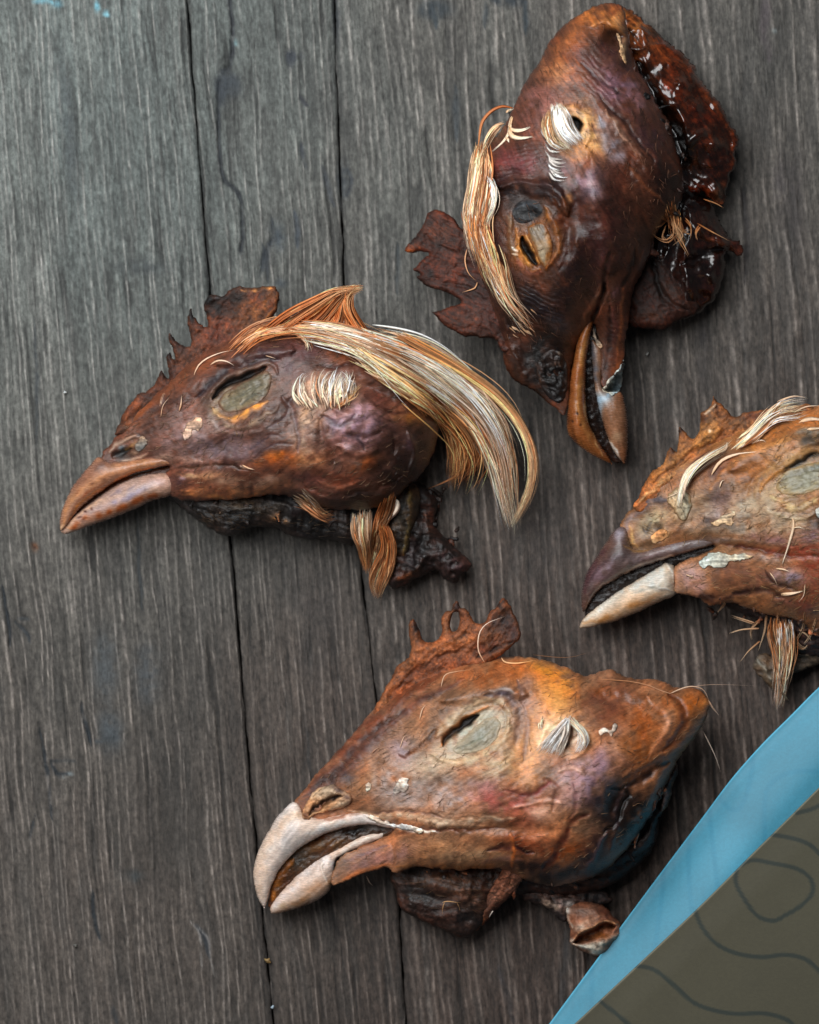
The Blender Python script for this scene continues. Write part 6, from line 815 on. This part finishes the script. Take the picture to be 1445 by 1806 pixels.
    relief('eyelid', [(797, 1322), (812, 1304), (832, 1286), (852, 1270), (872, 1264), (884, 1274), (882, 1290), (872, 1308), (852, 1322), (828, 1330), (808, 1330)], 'eyelid_membrane', t, base='#8a806c', onsurf=-1.5, up=8, dn=4, edgecol=('#a8967c', 8), h=1.7, seed=122, R=14, fib=1.2, ang=-38, var=.06, floor=-60, edge=.8,
           ops=[g(850, 1292, 24, 12, -38, 2, '#949080', .8), s([(806, 1324), (835, 1308), (868, 1285)], 2.4, -2, '#7a7a68', .6), s([(815, 1328), (845, 1316), (872, 1298)], 2.4, -1.5, '#9a8f78', .6), s([(800, 1324), (835, 1330), (872, 1306)], 4, 0, '#a39a84', .7), wr(842, 1300, 50, 30, -38, 8, 1)])
    flake([(700, 1380), (710, 1370), (722, 1374), (720, 1390), (708, 1398), (694, 1398)], t, '#d9c4b4', 131)
    flake([(643, 1390), (650, 1380), (656, 1390), (648, 1398)], t, '#cdb49c', 132)
    flake([(648, 1436), (664, 1440), (690, 1452), (720, 1456), (746, 1463), (742, 1470), (712, 1462), (680, 1456), (655, 1448)], t, '#e2d4c8', 133, up=5, on=3)
    flake([(1056, 1288), (1066, 1282), (1076, 1286), (1086, 1276), (1090, 1282), (1080, 1298), (1070, 1290), (1060, 1296)], t, '#cda88c', 134)
    tuft('ear_tuft', [[(1000, 1268), (976, 1290), (958, 1310), (946, 1326)], [(1001, 1266), (990, 1294), (978, 1316), (968, 1332)], [(1003, 1268), (1003, 1296), (996, 1318), (990, 1334)]], 80, t, w=4.2, root='#fdf6ee', tip='#fbf0e4', lift=5, spread=.5, seed=141, m=10, clumps=12, clump=.3, frizz=2, lenv=.4, dark=.04, label='short white feathers over the ear', z=(None, None))
    tuft('ear_tuft', [[(1006, 1270), (1018, 1292), (1020, 1312), (1012, 1330)], [(1008, 1270), (1030, 1290), (1036, 1308), (1024, 1324)]], 46, t, w=3.2, root='#e8c8a8', tip='#f4e8dc', lift=4, spread=1.0, seed=142, m=10, clumps=6, clump=.5, frizz=1.5, lenv=.3, dark=.12)
    tuft('ear_tuft', [[(952, 1268), (948, 1282), (952, 1292)], [(962, 1262), (958, 1276), (960, 1288)]], 10, t, w=1.8, root='#e0c0a0', tip='#f0dcc8', lift=3, spread=3, seed=143, m=7, frizz=1)
    K = [([(855, 1168), (844, 1146), (846, 1117), (860, 1099), (890, 1087)], 3.6, (165, 172), '#d8a070', '#e8dcd0'), ([(884, 1160), (890, 1168), (912, 1170), (945, 1164)], 3.2, (160, 160), '#d8b48c', '#e8b070'), ([(1054, 1197), (1112, 1201), (1149, 1210), (1180, 1223), (1200, 1216), (1250, 1207), (1331, 1209)], 2.0, (165, 120), '#c08a60', '#b8b0a8'),
         ([(1182, 1223), (1215, 1211), (1240, 1216), (1252, 1240)], 1.8, (150, 130), '#d8c0a8', '#c8b098'), ([(1240, 1290), (1258, 1325), (1271, 1363)], 2.2, (110, 70), '#c8b8a8', '#d8ccc0'), ([(1250, 1235), (1258, 1248), (1268, 1262)], 3.4, (125, 110), '#b09078', '#d0c0b0'), ([(778, 1212), (784, 1192), (800, 1186), (836, 1180)], 2.8, (175, 170), '#e0ccb4', '#b08a6a'),
         ([(740, 1270), (745, 1250), (752, 1242)], 1.6, (None, None), '#c8a888', '#e0ccb8'), ([(705, 1320), (712, 1300), (720, 1296)], 1.4, (None, None), '#c8a888', '#e0ccb8'), ([(646, 1545), (652, 1556), (658, 1563)], 1.6, (50, 40), '#b8a898', '#c8b8a8'), ([(780, 1592), (788, 1590), (812, 1592)], 1.8, (110, 110), '#c8a070', '#c8a070'), ([(784, 1592), (781, 1604), (780, 1614)], 1.8, (110, 90), '#c8a070', '#c8a070'), ([(806, 1592), (810, 1600), (812, 1608)], 1.8, (110, 90), '#c8a070', '#c8a070'),
         ([(870, 1606), (862, 1618)], 2.2, (40, 30), '#e8e0d8', '#e8e0d8'), ([(655, 1330), (662, 1322), (670, 1318)], 1.5, (None, None), '#a8806a', '#c0a088'), ([(940, 1155), (1000, 1160), (1040, 1150)], 1.0, (150, 100), '#8a6a50', '#8a6a50')]
    for i, (p, w, z, a, b) in enumerate(K): hair(p, w, t, z, a, b, 150 + i, m=16 if len(p) > 3 else 8)
    shreds(t, [(700, 1535), (780, 1545), (860, 1550), (940, 1560), (1020, 1565)], 14, 3300, ['#4a2c1c', '#2a1a14', '#6a4028', '#38221a'], (10, 26), (40, 90), 75, 50, 8)
    shreds(t, [(1100, 1500), (1150, 1430), (1185, 1370)], 9, 3350, ['#4a342a', '#2a1c18', '#6a4c3c'], (12, 26), (60, 90), 110, 50, 6)
    down(t, [(700, 1545), (900, 1550), (870, 1600), (740, 1600)], 120, 20, 65, '#7a5a40', 70, 18)
    down(t, [(540, 1400), (640, 1300), (720, 1220), (850, 1170), (960, 1175), (1100, 1200), (1230, 1230), (1200, 1320), (1120, 1460), (980, 1550), (700, 1525), (620, 1530), (700, 1465), (640, 1435)], 560, -32, 63, '#b98c66')
head_four()
# ---------------------------------------------------------------- printed pouch in the corner
def paper_mat(name, rough, bump=0.12):
    m = bpy.data.materials.new(name); m.use_nodes = True; nt = m.node_tree; L = nt.links; p = nt.nodes['Principled BSDF']
    vc = nd(nt, 'ShaderNodeVertexColor', layer_name='Col'); tc = nd(nt, 'ShaderNodeTexCoord')
    n = nd(nt, 'ShaderNodeTexNoise', i_Scale=4200.0, i_Detail=3.0); L.new(tc.outputs['Object'], n.inputs['Vector'])
    r = nd(nt, 'ShaderNodeMapRange', i_From_Min=0.3, i_From_Max=0.7, i_To_Min=0.94, i_To_Max=1.06); L.new(n.outputs[0], r.inputs[0])
    mx = nd(nt, 'ShaderNodeVectorMath', operation='SCALE'); L.new(vc.outputs['Color'], mx.inputs[0]); L.new(r.outputs[0], mx.inputs['Scale'])
    L.new(mx.outputs[0], p.inputs['Base Color']); p.inputs['Roughness'].default_value = rough; p.inputs['Specular IOR Level'].default_value = 0.45
    b = nd(nt, 'ShaderNodeBump', i_Strength=bump, i_Distance=0.0001); L.new(n.outputs[0], b.inputs['Height']); L.new(b.outputs[0], p.inputs['Normal'])
    MATS[name] = m
paper_mat('blue_print', 0.55); paper_mat('olive_print', 0.55)
BE = [(930, 1860), (969, 1806), (1059, 1684), (1097, 1632), (1166, 1539), (1239, 1442), (1291, 1373), (1343, 1314), (1395, 1262), (1445, 1212), (1520, 1146), (1640, 1050)]
OE = [(955, 1860), (1014, 1806), (1125, 1702), (1232, 1601), (1322, 1511), (1395, 1439), (1445, 1389), (1540, 1296), (1680, 1160)]
OL = [[(1300, 1530), (1326, 1517), (1360, 1522), (1405, 1532), (1429, 1549), (1433, 1574), (1412, 1598), (1384, 1615), (1364, 1624), (1336, 1615), (1312, 1584), (1298, 1556), (1300, 1530)],
      [(1352, 1471), (1391, 1477), (1423, 1487), (1445, 1505), (1480, 1560), (1470, 1640), (1500, 1700)], [(1405, 1434), (1429, 1428), (1445, 1421), (1480, 1400)],
      [(1222, 1590), (1227, 1608), (1239, 1636), (1263, 1664), (1298, 1681), (1343, 1688), (1384, 1684), (1419, 1691), (1445, 1712), (1480, 1750)],
      [(1105, 1702), (1118, 1703), (1153, 1710), (1187, 1736), (1222, 1767), (1256, 1781), (1298, 1788), (1343, 1787), (1374, 1793), (1398, 1806), (1430, 1850)],
      [(1040, 1752), (1056, 1764), (1083, 1785), (1108, 1806), (1150, 1850)]]
BL = [[(1328, 1330), (1326, 1363), (1317, 1401), (1305, 1425), (1291, 1428), (1274, 1415), (1262, 1395)], [(1480, 1366), (1445, 1361), (1402, 1361), (1371, 1373), (1353, 1394), (1348, 1435), (1350, 1490)],
      [(1247, 1415), (1251, 1435), (1256, 1477), (1262, 1529), (1267, 1590)], [(1215, 1460), (1215, 1529), (1217, 1574), (1222, 1620)], [(1172, 1520), (1170, 1546), (1168, 1581), (1161, 1633), (1154, 1690)], [(1044, 1700), (1044, 1719), (1044, 1780)]]
def sheet(name, edge, base, lines, lc, lw, la, zfun, mat, parent, thick, tint=None, near=480):
    E = crom(edge, False, 3.0); n = len(E); h = 2.4 if near < 300 else 3.2
    m = 230
    far = np.stack([np.full(n, 0.0), np.full(n, 0.0)], 1)
    ddir = np.array([0.72, 0.69])
    tt = np.concatenate([np.arange(0, near, h), np.linspace(near + 4, 700, 24)])
    X = E[:, 0][:, None] + ddir[0] * tt; Y = E[:, 1][:, None] + ddir[1] * tt
    col = np.ones(X.shape + (3,)) * hexc(base)
    if tint: col = tint(X, Y, col)
    for l in lines:
        P = crom(l, False, 4.0); d, _ = seg_dist(X, Y, P, False); a = (1 - sstep(lw * 0.6, lw * 1.25, d))[..., None] * la
        col = col * (1 - a) + hexc(lc) * a
    T = np.repeat(tt[None], n, 0)
    col = col * (1 + 0.35 * np.exp(-(T / 2.2) ** 2))[..., None] * (1 + 0.03 * vn(X / 3, Y / 3, 8) + 0.03 * vn(X / 60, Y / 60, 9))[..., None]
    Z = zfun(X, Y, T)
    k = 1 - Z / D
    V = np.stack([(X - CX) * k * S, (CY - Y) * k * S, Z * S], -1).reshape(-1, 3)
    Vb = V.copy(); Vb[:, 2] -= thick * S
    N = X.size; ii = np.arange(N).reshape(X.shape)
    F = np.stack([ii[:-1, :-1], ii[:-1, 1:], ii[1:, 1:], ii[1:, :-1]], -1).reshape(-1, 4)
    F = F[:, ::-1] if False else F
    ring = np.concatenate([ii[:, 0], ii[-1, 1:], ii[::-1, -1][1:], ii[0, ::-1][1:-1]]); r2 = np.roll(ring, -1)
    F = np.concatenate([F, F[:, ::-1] + N, np.stack([ring, r2, r2 + N, ring + N], 1)])
    cc = np.clip(col.reshape(-1, 3), 0, 1); 
    o = mesh_obj(name, np.concatenate([V, Vb]), F, np.concatenate([cc, cc]), mat, parent); return o
def build_pouch():
    p = thing('printed_pouch', 'blue and olive printed pouch with dark contour lines filling the lower right corner', 'pouch', 1300, 1700)
    def zb(X, Y, T):
        along = (X - 969) / 480
        return 66 + 26 * sstep(0, 110, T) - 10 * np.exp(-(T / 26) ** 2) + 6 * np.sin(along * 3.2) + 10 * np.exp(-((along - 0.42) / 0.22) ** 2) * np.exp(-(T / 60) ** 2) * -1
    def tb(X, Y, col):
        t = sstep(0, 1, (X - 969) / 480)[..., None]; return col * (1 + 0.05 * vn(X / 80, Y / 80, 3)[..., None])
    sheet('blue_panel', BE, '#3f88a0', BL, '#2c7c98', 4.6, 0.4, zb, 'blue_print', p, 2.5, tb, 150)
    def zo(X, Y, T): return 112 + 2 * sstep(0, 60, T) + 10 * sstep(0, 420, T) + 4 * vn(X / 220, Y / 220, 4)
    def to(X, Y, col):
        t = sstep(1500, 2900, X * 0.6 + (1806 - Y) * 1.0 + 700)[..., None]; return col * (1 - t * 0.35) + hexc('#5b6350') * t * 0.35
    sheet('olive_panel', OE, '#4b4737', OL, '#232c29', 4.0, 0.75, zo, 'olive_print', p, 3.5, to)
build_pouch()
# ---------------------------------------------------------------- crumbs on the boards
def crumb(x, y, r, col, label, seed):
    FIELDS.clear()
    o = relief('crumb', ell(x, y, r, r * .75, seed * 33, 8, .2, seed), 'flaked_skin', None, base=col, zc=r * .5, up=r * .6, dn=r * .5, h=max(.9, r / 5), seed=700 + seed, R=r, edge=.6, crumple=1.2, cw=5, var=.15, field=False)
    tag(o, label, 'crumb', 'crumbs on the boards')
crumb(472, 1694, 6, '#a8834e', 'tan crumb on the joint under the pale open beak', 1)
crumb(133, 1668, 4, '#8a8378', 'small grey crumb on the left board near the bottom edge', 2)
crumb(1142, 624, 4, '#8f8b84', 'tiny pale crumb right of the downward pointing beak', 3)
crumb(481, 1776, 3.2, '#a8a49c', 'tiny white crumb on the joint close to the bottom edge', 4)
crumb(115, 692, 3, '#b8bab8', 'tiny white speck left of the upper left head', 5)
